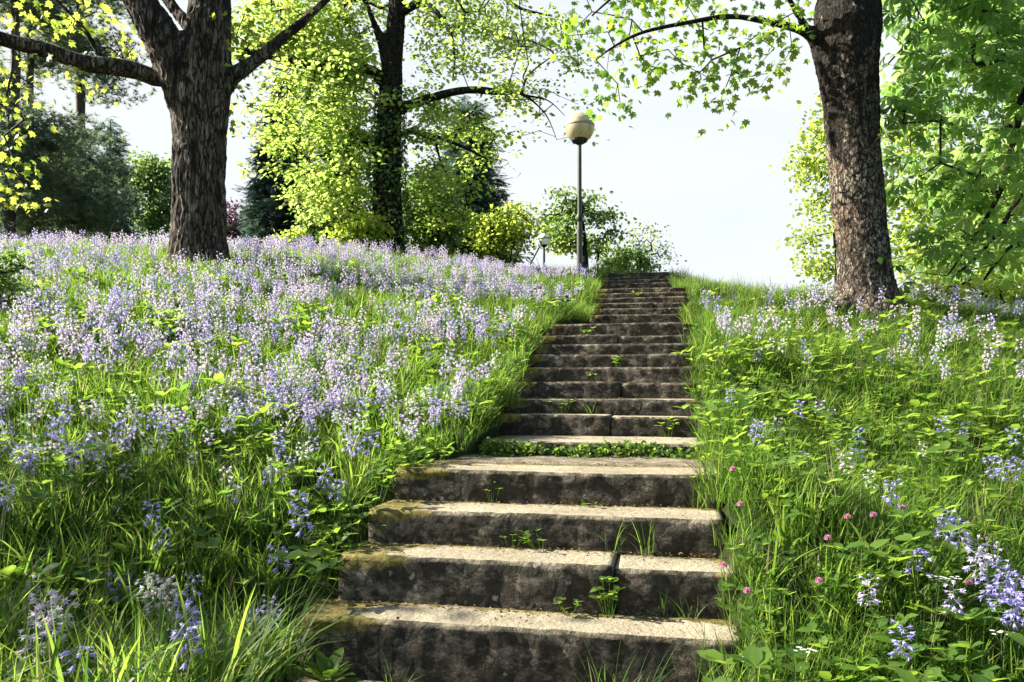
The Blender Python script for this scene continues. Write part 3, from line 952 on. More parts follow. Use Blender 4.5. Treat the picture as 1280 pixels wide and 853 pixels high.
attC = [W(px, py, D - .4 + rng.uniform(-.5, .5)) - OC for px, py in
        [(708, 45), (725, 52), (742, 42), (750, 66), (758, 92), (768, 128), (776, 136), (772, 105), (770, 20), (785, 55), (800, 70), (806, 100), (815, 90), (822, 40), (835, 62), (850, 78), (848, 108), (868, 98), (880, 60),
         (876, 30), (890, 100), (902, 122), (905, 140), (915, 90), (925, 60), (935, 96), (950, 80), (960, 92), (975, 85), (968, 60), (945, 45), (930, 10), (900, 5), (860, 8), (830, 10), (800, 5), (780, 0), (740, 15), (990, 60), (985, 20), (1000, 12), (720, 35), (760, 40), (790, 25), (845, 35), (910, 38), (965, 30), (890, 75), (830, 85)]]
attC += [p - OC for p in box_pts(30, 700, 1010, -120, -5, D - 1.3, D + .6)]
attC += [p - OC for p in box_pts(20, 850, 1250, -330, -120, D - 1.5, D + 1.5)]
tw = grow(skC, attC, M['twig'], tC, 0.0035, 0.025, 0.3, 0.12, name='twigs')
cluster_leaves('crown', attC, 14, 0.15, 0.094, MAPLE, M['maple_g'], tC, 1.2, 0.45, 0.7, twigs=tw)

# ------------------------------------------------------------------ the horse chestnut, its trunk outside the picture on the right
OD = np.array([10.8, 12.5, 0.0]); OD[2] = gz(OD[0], OD[1])
tD = tag(empty('chestnut_tree', OD), 'horse chestnut hanging its big palmate leaves in from the right', 'tree')
P = np.array([[0, 0, -.2, .5], [0, 0, 1, .36], [-.1, 0, 3, .3], [-.2, -.1, 5, .26], [-.2, -.2, 8, .14]])
limb(P, M['bark_b'], tD, 'trunk', 14)
TD = OD + np.array([-.2, -.1, 4.8])
skD = []
for Ps in [[(1420, -60, 11.5, 16), (1310, 40, 11, 12), (1278, 120, 10.6, 9), (1268, 175, 10.4, 8), (1250, 240, 10.3, 6), (1215, 300, 10, 4), (1185, 345, 9.9, 2)],
           [(1400, 60, 11.3, 14), (1330, 180, 11, 10), (1280, 240, 10.7, 7), (1240, 300, 10.3, 5), (1200, 340, 10, 3)],
           [(1400, 10, 12.5, 14), (1300, 130, 12, 9), (1220, 170, 11.7, 6), (1150, 130, 11.6, 4), (1100, 140, 11.5, 2)],
           [(1420, -80, 12, 14), (1310, -40, 12, 10), (1220, -10, 12, 7), (1150, 40, 12, 4), (1110, 80, 12, 2)],
           [(1380, 200, 11, 12), (1310, 270, 10.6, 8), (1260, 310, 10.4, 5), (1230, 350, 10.2, 3)]]:
    w_ = wide(Ps)
    w_ = np.vstack([[*TD, 0.12], w_])
    S = limb(rel(w_, OD), M['bark_b'], tD)
    skD += list(S[3:, :3])
def chd(x, y):
    if x < 1125: return 0.4
    if y > 335 and x > 1180: return 0.0
    if y > 170 and x < 1185: return 0.5
    return 1.0
attD = box_pts(215, 1108, 1330, -60, 362, 9.4, 12.6, chd)
attD += box_pts(40, 1330, 1560, -60, 330, 10, 13)
attD = [p - OD for p in attD]
tw = grow(skD, attD, M['twig'], tD, 0.005, 0.03, 0.35, 0.15, name='twigs')
cluster_leaves('crown', attD, 8, 0.22, 0.155, CHESTNUT, M['chestnut'], tD, 0.9, 0.9, 0.8, 0.35, twigs=tw)


# ------------------------------------------------------------------ background trees and bushes
def blob_pts(bl, d, n, depthf=0.8, shell=0.55):
    """cluster centres through ellipsoids given as (px, py, rx, ry[, ddepth]) in photograph pixels at distance d"""
    areas = np.array([b[2] * b[3] for b in bl], float); areas /= areas.sum()
    out = []
    for b, f in zip(bl, areas):
        dd = d + (b[4] if len(b) > 4 else 0)
        c = W(b[0], b[1], dd)
        rx, rz = b[2] / F * dd, b[3] / F * dd
        k = max(3, int(n * f))
        u = rand_dirs(k)
        rad = (shell + (1 - shell) * rng.uniform(0, 1, k)) ** 0.8
        p = c + u * rad[:, None] * np.array([rx, rx * depthf, rz])
        out.append(p)
    return np.concatenate(out)


def bg_tree(name, label, cat, px, d, bl, n, per, sig, size, T, mat, trunk_w=0.0, group=None, bark='bark_b', twig=True, up=0.6, droop=0.4, twig_r=0.008, crown='crown', flat=0.7, shell=0.5, stems=1):
    base = W(px, 400, d); base[2] = gz(base[0], base[1])
    root = tag(empty(name, base), label, cat, group)
    C = blob_pts(bl, d, n, shell=shell) - base
    C = C[C[:, 2] > 0.02]
    top = max(b[1] - b[3] for b in bl) if False else min(b[1] for b in bl)
    ht = W(0, top, d)[2] - base[2]
    mx = np.mean([(b[0] - px) / F * d for b in bl])
    sk = []
    if trunk_w > 0:
        tr = np.array([[0, 0, -.15, trunk_w * .75], [0.02, 0, ht * .15, trunk_w * .5], [mx * .3, 0.03, ht * .5, trunk_w * .38], [mx * .7, -.03, ht * .85, trunk_w * .2], [mx, 0, ht * 1.05, trunk_w * .08]])
        S = limb(tr, M[bark], root, 'trunk', 8)
        sk = list(S[int(len(S) * .3):, :3])
    else:
        mb = MB()
        for s in range(5):
            a = s * 1.3
            e = np.array([math.cos(a) * 0.3 * ht, math.sin(a) * 0.3 * ht, ht * .7])
            pts = np.array([[0.05 * math.cos(a), 0.05 * math.sin(a), -.1], e * .5 + np.array([0, 0, .1 * ht]), e])
            mb.tube(pts, np.array([.03, .02, .008]), 5)
            sk += [pts[1], pts[2]]
        mb.build('stem', M[bark], root)
    tw = None
    if twig:
        sel = C[rng.permutation(len(C))[:160]]
        tw = grow(sk, sel, M['twig'], root, twig_r, 0.06, max(0.5, d * .02), 0.06, name='twigs', sides=4)
    cluster_leaves(crown, C, per, sig, size, T, mat, root, droop, up, flat, twigs=tw)
    return root


def conifer(label, px, d, top, bottom_row, halfw, n, mat, group, size=0.5, name='conifer', per=9):
    base = W(px, 400, d); base[2] = gz(base[0], base[1])
    root = tag(empty(name, base), label, 'conifer tree', group)
    ht = W(0, top, d)[2] - base[2]
    limb(np.array([[0, 0, -.1, .3], [0, 0, ht * .5, .16], [0, 0, ht * .98, .03]]), M['pine_bark'], root, 'trunk', 8)
    hw = halfw / F * d
    t = 1 - np.sqrt(rng.uniform(0, 1, n))
    t = np.clip(t, 0.01, 0.985)
    a = rng.uniform(0, 2 * math.pi, n)
    prof = np.minimum(1.0, (1 - t) * 1.5) * (0.85 + 0.15 * np.sin(a * 3 + px)) 
    lay = 0.86 + 0.14 * np.sin(t * ht * 5.0)
    r = hw * prof * lay * np.sqrt(rng.uniform(0.35, 1, n))
    C = np.stack([r * np.cos(a), r * np.sin(a), t * ht], 1)
    k = per
    idx_ = np.repeat(np.arange(n), k)
    off = rng.normal(size=(n * k, 3)) * 0.22
    Pp = C[idx_] + off
    radial = np.stack([np.cos(a), np.sin(a), np.full(n, -0.35)], 1)[idx_] + rng.normal(size=(n * k, 3)) * .45
    nr = rng.normal(size=(n * k, 3)) * .5; nr[:, 2] += 1
    tone = np.clip(.5 * rng.uniform(0, 1, n)[idx_] + .5 * rng.uniform(0, 1, n * k), 0, 1)
    mesh_obj('crown', leaves_mesh('crown', Pp, size * rng.uniform(.6, 1.2, n * k), nr, radial, SPRAY, mat, tone), root)
    return root


BG = 'trees beyond the crest'
def pine(label, px, d, bl, n, tw, topy, lean=0):
    base = W(px, 400, d); base[2] = gz(base[0], base[1])
    root = tag(empty('pine_tree', base), label, 'pine tree', BG)
    tp = W(px + lean, topy, d) - base
    S = limb(np.array([[0, 0, -.2, tw * .6], [tp[0] * .3, 0, tp[2] * .3, tw * .5], [tp[0] * .6, .1, tp[2] * .6, tw * .42], [*tp, tw * .25]]), M['pine_bark'], root, 'trunk', 9)
    C = blob_pts(bl, d, n, 0.9, 0.3) - base
    C = C[C[:, 2] > .1]
    tw = grow(list(S[4:, :3]), C[rng.permutation(len(C))[:110]], M['twig'], root, 0.010, .08, .8, -0.05, name='twigs', sides=4)
    k = 30
    idx_ = np.repeat(np.arange(len(C)), k)
    Pp = C[idx_] + rng.normal(size=(len(C) * k, 3)) * np.array([.48, .48, .2])
    nr = rng.normal(size=(len(Pp), 3)) * .5; nr[:, 2] += 1
    tone = np.clip(.6 * rng.uniform(0, 1, len(C))[idx_] + .4 * rng.uniform(0, 1, len(Pp)), 0, 1)
    mesh_obj('crown', leaves_mesh('crown', Pp, rng.uniform(.16, .30, len(Pp)), nr, rand_dirs(len(Pp)), NEEDLES, M['pine'], tone, tw), root)
    return root

pine('tall thin pine at the left edge, high bare trunk with drooping needle tufts', 12, 30, [(25, 190, 66, 40), (20, 245, 60, 40), (60, 165, 50, 22), (-40, 120, 60, 50), (20, 0, 60, 30), (-20, -60, 60, 40)], 210, .40, -140, 8)
pine('tall pine standing between the edge pine and the forked maple, boughs leaving the frame', 103, 34, [(90, 195, 50, 40), (75, 250, 75, 40), (100, 55, 55, 26), (120, 105, 45, 20), (60, 30, 40, 24), (100, -30, 80, 50), (140, 78, 30, 10), (125, 235, 30, 40)], 260, .40, -150, -6)
pine('slender pine between its two taller neighbours, low foliage over the meadow', 38, 32, [(45, 215, 50, 28), (110, 262, 45, 28), (40, 70, 30, 18), (40, -20, 50, 50), (20, 270, 50, 24)], 170, .32, -120, -4)
conifer('dark blue-green spruce rising behind the pines on the left', 138, 37, 145, 300, 36, 420, M['spruce'], BG, .5, per=16)
conifer('dark low spruce half hidden between the pine trunks', 85, 40, 160, 300, 52, 480, M['spruce'], BG, .5, per=16)
conifer('dark spruce filling the gap behind the edge pine trunk', 20, 41, 170, 300, 50, 420, M['spruce'], BG, .5, per=14)
bg_tree('broadleaf_tree', 'round mid-green tree between the spruce and the forked maple', 'tree', 185, 42, [(185, 255, 32, 42), (200, 230, 18, 32), (172, 215, 16, 22), (205, 275, 18, 20), (190, 205, 12, 12)], 200, 26, .32, .2, OVAL, M['bush'], .3, BG)
bg_tree('copper_tree', 'small purple-leaved tree peeping out right of the forked trunk', 'tree', 292, 46, [(292, 275, 14, 20), (286, 285, 12, 14), (302, 285, 10, 12)], 60, 26, .3, .2, OVAL, M['purple'], .2, BG)
conifer('broad dark conifer behind the yellow-green maple leaves, right of the forked trunk', 352, 33, 102, 310, 56, 700, M['spruce'], BG, .5, per=16)
conifer('low dark conifer under the yellow-green maple crown', 425, 31, 190, 310, 50, 400, M['spruce'], BG, .6, per=14)
conifer('tall dark yew standing between the ivy-wrapped maple and the lamp', 585, 29, 122, 315, 62, 640, M['spruce'], BG, .5, 'yew_tree', 14)
bg_tree('shrub', 'bright mid-green shrub right of the ivy-wrapped trunk', 'shrub', 533, 25, [(535, 262, 38, 34), (520, 285, 32, 26), (552, 285, 26, 24), (530, 235, 20, 16)], 170, 26, .2, .15, OVAL, M['bush'], 0, 'shrubs on the crest')
bg_tree('shrub', 'mid-green shrub below the maple leaves left of the ivy-wrapped trunk', 'shrub', 408, 26, [(408, 272, 26, 22), (425, 285, 22, 18)], 80, 26, .2, .15, OVAL, M['bush'], 0, 'shrubs on the crest')
bg_tree('shrub', 'yellow-green leafy shrub at the foot of the ivy-wrapped trunk', 'shrub', 450, 21, [(452, 285, 28, 18), (440, 298, 26, 13), (468, 292, 16, 15), (425, 302, 16, 8)], 121, 13, 0.168, 0.126, OVAL, M['lime'], 0, 'shrubs on the crest')
bg_tree('shrub', 'small yellow-green shrub on the crest under the dark conifer', 'shrub', 372, 22, [(372, 299, 14, 8), (355, 302, 10, 6)], 36, 20, .12, .11, OVAL, M['lime'], 0, 'shrubs on the crest')
bg_tree('shrub', 'arching golden-green shrub on the crest left of the small lamp', 'shrub', 632, 27, [(632, 286, 38, 22), (602, 300, 30, 16), (648, 292, 20, 16), (640, 266, 22, 9), (662, 277, 14, 6), (618, 310, 44, 12), (612, 280, 22, 9), (650, 258, 10, 6)], 231, 13, 0.22799999999999998, 0.14700000000000002, DIAMOND, M['lime'], 0, 'shrubs on the crest', shell=.15, flat=.5)
bg_tree('shrub', 'light green shrub filling the gap between the golden-green shrub and the tree behind the lamp', 'shrub', 702, 40, [(702, 298, 26, 18), (690, 282, 18, 14), (718, 306, 22, 12), (745, 312, 26, 9)], 130, 14, .3, .2, OVAL, M['maple_b'], 0, 'shrubs on the crest', shell=.2, flat=.5)
bg_tree('hawthorn_tree', 'green spreading tree with dark crooked trunk behind the tall lamp', 'tree', 735, 36, [(752, 272, 24, 10), (712, 258, 24, 10), (700, 243, 16, 6), (764, 292, 14, 8), (722, 278, 26, 8), (702, 296, 14, 10), (732, 246, 16, 7), (742, 300, 18, 6), (690, 270, 14, 8), (728, 264, 20, 7)], 120, 15, .34, .18, OVAL, M['bush'], .42, BG, flat=.35, shell=.2, twig_r=.016)
bg_tree('shrub', 'sparse pale shrub with thin upright twigs above the top of the stairs', 'shrub', 795, 27, [(795, 318, 30, 22), (778, 325, 18, 14), (815, 300, 26, 24), (835, 322, 14, 14)], 90, 8, .16, .10, DIAMOND, M['maple_b'], 0, 'shrubs on the crest', twig_r=.006)
bg_tree('shrub', 'green bushy shrub directly behind the topmost steps', 'shrub', 788, 24, [(786, 328, 26, 16), (765, 334, 16, 10), (808, 335, 16, 9)], 90, 22, .12, .1, OVAL, M['bush'], 0, 'shrubs on the crest', twig_r=.006)
bg_tree('young_tree', 'pale airy tree seen left of the sycamore trunk, thin curved branches', 'tree', 1050, 26, [(1030, 190, 34, 40), (1012, 215, 26, 30), (1050, 165, 40, 30), (1035, 270, 34, 30), (1010, 300, 24, 22), (1050, 330, 40, 24), (1030, 130, 22, 20), (1015, 335, 22, 18), (1090, 240, 40, 70)], 230, 16, .26, .16, OVAL, M['lime'], .3, BG, shell=.3)
bg_tree('broadleaf_tree', 'lime-green tree filling the gap behind the chestnut leaves on the right', 'tree', 1190, 30, [(1180, 250, 70, 60), (1250, 230, 70, 70), (1140, 320, 50, 40), (1220, 320, 70, 50), (1300, 290, 70, 90), (1150, 180, 50, 40), (1360, 220, 80, 100)], 420, 22, .36, .24, OVAL, M['lime'], .5, BG, shell=.3)
bg_tree('shrub', 'bright yellow-green shrub low behind the right bank', 'shrub', 1225, 19, [(1215, 370, 50, 26), (1270, 360, 50, 34), (1160, 372, 36, 20), (1320, 360, 60, 40)], 220, 13, 0.216, 0.14700000000000002, OVAL, M['lime'], 0, 'shrubs on the crest')
# leafy twig reaching in at the left edge
bg_tree('shrub', 'small green bush poking in at the left edge of the flower bank', 'shrub', -22, 8.6, [(-20, 345, 40, 44), (5, 330, 22, 20), (8, 365, 20, 18), (-10, 390, 24, 18)], 80, 14, .08, .065, OVAL, M['bush'], 0, 'shrubs on the crest', twig_r=.004)
# tree outside the frame that dapples the lower left corner
base = np.array([-10.3, 5.2, 0.]); base[2] = gz(base[0], base[1])
tE = tag(empty('lime_tree', base), 'small leafy tree standing beyond the left edge, shading the near grass', 'tree')
S = limb(np.array([[2.3, 0, -.2, .2], [2.4, 0, .8, .14], [2.5, 0, 1.8, .12], [2.6, -.1, 3.2, .06]]), M['bark_b'], tE, 'trunk', 12)
CE = np.array([(2.6, -.2, 2.9)]) + rand_dirs(45) * np.array([1.7, 1.7, .95]) * (0.4 + 0.6 * rng.uniform(0, 1, (45, 1)))
tw = grow(list(S[4:, :3]), CE, M['twig'], tE, .008, .06, .5, name='twigs', sides=4)
cluster_leaves('crown', CE, 18, .28, .14, OVAL, M['maple_b'], tE, twigs=tw)

# ------------------------------------------------------------------ lamps
def globe_mat(name, col, dirt):
    m, nt, out = new_mat(name)
    tc = N(nt, 'ShaderNodeTexCoord')
    mp = N(nt, 'ShaderNodeMapping'); mp.inputs['Scale'].default_value = (9, 9, 1.2)
    nt.links.new(tc.outputs['Object'], mp.inputs[0])
    n1 = noise_t(nt, mp.outputs[0], 1.2, 5, .6)
    c = mixc(nt, ramp(nt, n1, [(.42, (0, 0, 0)), (.7, (.8, .8, .8))]), col, dirt)
    p = N(nt, 'ShaderNodeBsdfPrincipled', i_Roughness=.3)
    nt.links.new(c, p.inputs['Base Color'])
    t = N(nt, 'ShaderNodeBsdfTranslucent'); nt.links.new(c, t.inputs['Color'])
    mx = N(nt, 'ShaderNodeMixShader', i_0=.35)
    nt.links.new(p.outputs[0], mx.inputs[1]); nt.links.new(t.outputs[0], mx.inputs[2])
    nt.links.new(mx.outputs[0], out.inputs[0])
    return m
M['globe'] = globe_mat('yellowed_lamp_globe', (0.58, 0.53, 0.32), (0.30, 0.26, 0.13))
M['globe_w'] = globe_mat('white_lamp_globe', (0.85, 0.85, 0.82), (0.7, 0.7, 0.66))


def lamp(px, py, d, base, mat, label, rad, pole_r):
    """globe centre at the pixel, pole down to the ground"""
    c = W(px, py, d)
    z0 = gz(c[0], d) if base is None else base
    root = tag(empty('street_lamp', (c[0], d, z0)), label, 'street lamp', 'globe lamps by the stairs')
    H = c[2] - z0
    m1 = MB()
    zt = H - rad * .96
    m1.lathe([(pole_r * 1.25, -.2), (pole_r * 1.25, zt * .38), (pole_r * 1.15, zt * .42), (pole_r, zt * .44), (pole_r * .95, zt * .7), (pole_r * .85, zt)], 16)
    pole = m1.build('pole', M['pole'], root, True)
    m2 = MB(); m2.lathe([(pole_r * 1.02, zt * .45), (pole_r * 1.3, zt * .455), (pole_r * 1.3, zt * .50), (pole_r * 1.02, zt * .505)], 16)
    m2.build('collar', M['black'], pole, True)
    m3 = MB()
    m3.lathe([(pole_r * .9, H - rad * 1.16), (rad * .30, H - rad * 1.08), (rad * .52, H - rad * .95), (rad * .60, H - rad * .80), (rad * .58, H - rad * .78)], 24)
    m3.build('cap', M['black'], root, True)
    a = np.linspace(-R(52), R(90), 26)
    m4 = MB(); m4.lathe([(max(1e-4, rad * math.cos(t)), H + rad * math.sin(t)) for t in a], 40)
    gl = m4.build('globe', mat, root, True)
    m5 = MB()
    zc = H + rad * .12
    rr = rad * math.cos(math.asin(.12))
    m5.lathe([(rr * .995, zc - .03), (rr * 1.025, zc - .022), (rr * 1.03, zc), (rr * 1.025, zc + .022), (rr * .995, zc + .03)], 48)
    m5.build('seam_band', M['seam'], gl, True)
    return root
lamp(724.5, 160, 16, None, M['globe'], 'tall globe lamp with yellowed ball on a slim pole left of the stairs', 18.3 / F * 16, .045)
lamp(680, 300, 36, None, M['globe_w'], 'small distant globe lamp with white ball behind the crest', 8.2 / F * 36, .06)

# ------------------------------------------------------------------ grass and flowers
def blade(L, lean, yaw, w, root, seg=4, curl=1.0, twist=0.0):
    t = np.linspace(0, 1, seg + 1)
    h = L * (t - 0.25 * curl * lean * t ** 2.2)
    o = L * lean * (0.35 * t + 0.65 * t ** 2)
    h = h - L * max(0, lean - .75) * t ** 3 * .8
    dirv = np.array([math.cos(yaw), math.sin(yaw), 0]); side = np.array([-math.sin(yaw + twist), math.cos(yaw + twist), 0])
    c = root + o[:, None] * dirv + h[:, None] * np.array([0, 0, 1])
    ww = w * np.minimum(1, 1.15 - t ** 2.2 * 1.1) * np.where(t < .1, .6, 1)
    ww[-1] = 0
    fold = np.array([0, 0, 1]) * w * 0.0
    V, Qd, Tr = [], [], []
    for i in range(seg):
        V += [c[i] - side * ww[i] / 2 + fold, c[i] + side * ww[i] / 2 + fold]
    V.append(c[-1])
    for i in range(seg - 1): Qd.append((2 * i, 2 * i + 1, 2 * i + 3, 2 * i + 2))
    Tr.append((2 * seg - 2, 2 * seg - 1, 2 * seg))
    return np.array(V), Qd, Tr


def tuft_mesh(name, n, L0, L1, w0, w1, rad, lean0, lean1, seed, mat, dry=0.04):
    r = random.Random(seed)
    mb = MB()
    for i in range(n):
        a = r.uniform(0, 6.283); q = rad * math.sqrt(r.random())
        root = np.array([q * math.cos(a), q * math.sin(a), -0.02])
        yaw = a + r.gauss(0, .9)
        L = r.uniform(L0, L1)
        V, Qd, Tr = blade(L, r.uniform(lean0, lean1), yaw, r.uniform(w0, w1), root, 5, 1.0, r.gauss(0, .5))
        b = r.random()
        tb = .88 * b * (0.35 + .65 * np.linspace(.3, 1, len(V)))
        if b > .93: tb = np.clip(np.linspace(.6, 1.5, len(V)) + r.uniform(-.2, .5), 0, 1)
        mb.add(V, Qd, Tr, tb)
    return mb.mesh(name, mat)


def herb_mesh(name, n, hgt, size, seed, mat, rad=.13, T=OVAL):
    r = random.Random(seed)
    mb = MB()
    tv, tf = T
    for i in range(n):
        a = r.uniform(0, 6.283); q = rad * math.sqrt(r.random())
        h = hgt * r.uniform(.4, 1.0)
        top = np.array([q * math.cos(a) * 1.5, q * math.sin(a) * 1.5, h])
        mb.tube(np.array([[q * math.cos(a) * .5, q * math.sin(a) * .5, -.02], top * np.array([.8, .8, .6]), top]), .0018, 3, .4, caps=False)
        for k in range(r.choice((3, 3, 4))):
            ya = a + k * 2.1 + r.uniform(-.3, .3)
            nr = np.array([[math.cos(ya) * -.35 + r.gauss(0, .2), math.sin(ya) * -.35 + r.gauss(0, .2), 1]])
            fw = np.array([[math.cos(ya), math.sin(ya), r.uniform(-.35, .35)]])
            Fm = frames(nr, fw)[0]
            mb.add(top + size * r.uniform(.6, 1.2) * (tv @ Fm), None, tf, r.random())
    return mb.mesh(name, mat)


def bell(c, d, L, mb, tone, sides=6):
    """one nodding bell flower with a flared, six-lobed mouth"""
    d = d / np.linalg.norm(d)
    u = np.cross(d, [0.2, .3, 1.0]); u /= np.linalg.norm(u) + 1e-9
    v = np.cross(d, u)
    a = np.linspace(0, 2 * math.pi, sides, endpoint=False)
    rings = []
    for f, rr in ((0, .10), (.25, .25), (.62, .27)):
        rings.append(c + d * L * f + L * rr * (np.cos(a)[:, None] * u + np.sin(a)[:, None] * v))
    tip = c + d * L * .98 + L * .66 * (np.cos(a + math.pi / sides)[:, None] * u + np.sin(a + math.pi / sides)[:, None] * v)
    V = np.concatenate(rings + [tip])
    i0 = np.arange(sides); i1 = (i0 + 1) % sides
    Qd = np.concatenate([np.stack([k * sides + i0, k * sides + i1, (k + 1) * sides + i1, (k + 1) * sides + i0], 1) for k in range(2)])
    Tr = np.stack([2 * sides + i0, 2 * sides + i1, 3 * sides + i0], 1)
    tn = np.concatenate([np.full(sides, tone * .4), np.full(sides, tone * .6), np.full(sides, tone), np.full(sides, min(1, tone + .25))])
    mb.add(V, Qd, Tr, tn)


def bluebell_meshes(seed, mat, H=.34, nb=10, L=.027, spread=.036):
    r = random.Random(seed)
    lean = r.uniform(0, .12); ya = r.uniform(0, 6.283)
    t = np.linspace(0, 1, 7)
    P = np.stack([lean * H * t ** 2 * math.cos(ya), lean * H * t ** 2 * math.sin(ya), H * t - .01 - .05 * H * lean * t ** 3], 1)
    ms = MB(); ms.tube(P, np.linspace(.0032, .0016, 7), 5, .6, caps=False)
    mf = MB()
    for i in range(nb):
        f = .70 + .30 * (i + .5) / nb
        c = np.array([np.interp(f, t, P[:, k]) for k in range(3)])
        a = i * 2.4 + r.uniform(-.4, .4)
        outw = np.array([math.cos(a), math.sin(a), r.uniform(-.1, .5) if f > .85 else r.uniform(-.6, .2)])
        st = c + outw * spread * r.uniform(.5, .95)
        mf.tube(np.array([c, st]), .0011, 3, .2, caps=False)
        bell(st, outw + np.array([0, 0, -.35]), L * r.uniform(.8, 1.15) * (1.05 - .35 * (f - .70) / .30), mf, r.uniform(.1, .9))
    return ms.mesh('bluebell', M['stalk']), mf.mesh('flower_head', mat)


# --- scatter points
def density(x, y):
    return 1.0

def scatter(n, d0, d1, pw, xl=-0.78, xr=0.78):
    """points in a fan in front of the camera, thinned with distance"""
    u = rng.uniform(0, 1, n)
    d = (d0 ** pw + u * (d1 ** pw - d0 ** pw)) ** (1 / pw)
    x = rng.uniform(xl, xr, n) * d + rng.uniform(-1.2, 1.2, n)
    return x, d

TR = [(OA[0], OA[1], .52), (OB[0], OB[1], .6), (OC[0], OC[1], .5)]
def on_grass(x, y, margin=0.0):
    lat, hw, zs, t = stair_coords(x, y)
    ok = ~((np.abs(lat) < hw + margin) & (t > 3.45) & (t < 19.9))
    ok &= ~((np.abs(x + .05) < .92 + 0.25 * margin) & (y < 3.75))
    for a, b, r in TR: ok &= (x - a) ** 2 + (y - b) ** 2 > r * r
    return ok


def node_scatter(name, P, rot, scl, idx_, protos, label, cat, mat=None):
    """one object; instances of the small meshes stand on its points"""
    coll = bpy.data.collections.new(name + ' kinds')
    for k, me in enumerate(protos):
        o = bpy.data.objects.new('%s %02d' % (name, k), me)
        coll.objects.link(o)
    me = bpy.data.meshes.new(name)
    me.vertices.add(len(P)); me.vertices.foreach_set('co', np.asarray(P, np.float32).ravel())
    for nm, typ, key, arr in (('rot', 'FLOAT_VECTOR', 'vector', rot), ('scl', 'FLOAT_VECTOR', 'vector', scl), ('kind', 'INT', 'value', idx_)):
        a = me.attributes.new(nm, typ, 'POINT')
        a.data.foreach_set(key, np.asarray(arr, np.int32 if typ == 'INT' else np.float32).ravel())
    o = mesh_obj(name, me)
    ng = bpy.data.node_groups.new(name, 'GeometryNodeTree')
    ng.interface.new_socket('Geometry', in_out='INPUT', socket_type='NodeSocketGeometry')
    ng.interface.new_socket('Geometry', in_out='OUTPUT', socket_type='NodeSocketGeometry')
    gi = ng.nodes.new('NodeGroupInput'); go = ng.nodes.new('NodeGroupOutput')
    ip = ng.nodes.new('GeometryNodeInstanceOnPoints')
    ci = ng.nodes.new('GeometryNodeCollectionInfo')
    ci.inputs['Collection'].default_value = coll
    ci.inputs['Separate Children'].default_value = True
    ci.inputs['Reset Children'].default_value = True
    def attr(nm, typ):
        n = ng.nodes.new('GeometryNodeInputNamedAttribute'); n.data_type = typ; n.inputs['Name'].default_value = nm
        return [s for s in n.outputs if s.name == 'Attribute' and s.enabled][0]
    er = ng.nodes.new('FunctionNodeEulerToRotation')
    L = ng.links.new
    L(gi.outputs[0], ip.inputs['Points']); L(ci.outputs[0], ip.inputs['Instance'])
    ip.inputs['Pick Instance'].default_value = True
    L(attr('kind', 'INT'), ip.inputs['Instance Index'])
    L(attr('rot', 'FLOAT_VECTOR'), er.inputs[0]); L(er.outputs[0], ip.inputs['Rotation'])
    L(attr('scl', 'FLOAT_VECTOR'), ip.inputs['Scale'])
    L(ip.outputs[0], go.inputs[0])
    md = o.modifiers.new('scatter', 'NODES'); md.node_group = ng
    tag(o, label, cat, kind='stuff')
    return o


# grass kinds: fine meadow grass, broad bluebell straps, tall flowering stems
gk = []
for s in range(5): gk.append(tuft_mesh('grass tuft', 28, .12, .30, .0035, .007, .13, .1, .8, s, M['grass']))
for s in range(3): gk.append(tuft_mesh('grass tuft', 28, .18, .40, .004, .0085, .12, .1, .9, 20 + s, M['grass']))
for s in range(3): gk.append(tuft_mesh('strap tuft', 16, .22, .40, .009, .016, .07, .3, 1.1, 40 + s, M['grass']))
for s in range(2): gk.append(tuft_mesh('bent tuft', 7, .35, .58, .002, .0035, .10, .05, .35, 60 + s, M['straw']))
xs, ys = [], []
for n, d0, d1 in ((3600, 1.9, 6.5), (11000, 6.0, 13), (6200, 12.5, 22), (1500, 21, 30)):
    x, y = scatter(n, d0, d1, 1.7); xs.append(x); ys.append(y)
x = np.concatenate(xs); y = np.concatenate(ys)
ok = on_grass(x, y, np.where((x < 0) & (y < 4.6), .36, np.where((x < 0) & (y < 5.6), .2, 0.10))) | (on_grass(x, y, -0.03) & ((x > 0.5) | (y > 5.7)) & (rng.uniform(0, 1, len(x)) < .5))
x, y = x[ok], y[ok]
# lush tufts that spill over the edges of the steps
ex, ey = [], []
for k in range(760):
    t = rng.uniform(3.5, 20); sg = rng.choice((-1, 1))
    hw = np.interp(t, CD, CH); cx = np.interp(t, CD, CX)
    l = sg * (hw + abs(rng.normal(0, .09)) + ((.34 if t < 4.1 else .18 if t < 5.6 else (.03 if t < 9.4 else -.02)) if sg < 0 else -.02))
    ex.append(cx + UV[0] * l); ey.append(t + UV[1] * l)
nb_edge = len(ex)
x = np.concatenate([x, ex]); y = np.concatenate([y, ey])
n = len(x)
z = bank(x, y)
patch = np.array([noise.noise(Vector((a * .5, b * .5, 2.0))) for a, b in zip(x, y)])
kk = np.where(rng.uniform(0, 1, n) < .45 + patch * .5, rng.integers(5, 8, n), rng.integers(0, 5, n))
kk = np.where(rng.uniform(0, 1, n) < np.where((y < 6.5) & (x < 0), .42, .18), rng.integers(8, 11, n), kk)
kk = np.where((rng.uniform(0, 1, n) < np.where((y > 13) & (x < -3), .16, np.where(y > 13, .05, .03))), rng.integers(11, 13, n), kk)
kk[-nb_edge:] = rng.integers(0, 5, nb_edge)
s = rng.uniform(.75, 1.25, n) * (1 + .35 * patch) * np.interp(y, [3.5, 5.2, 30], [1.02, .82, .82])
s[-nb_edge:] *= np.where(y[-nb_edge:] > 5.6, .5, .7)
s = s * np.where((x > 0.6) & (y < 9), .9, 1.0)
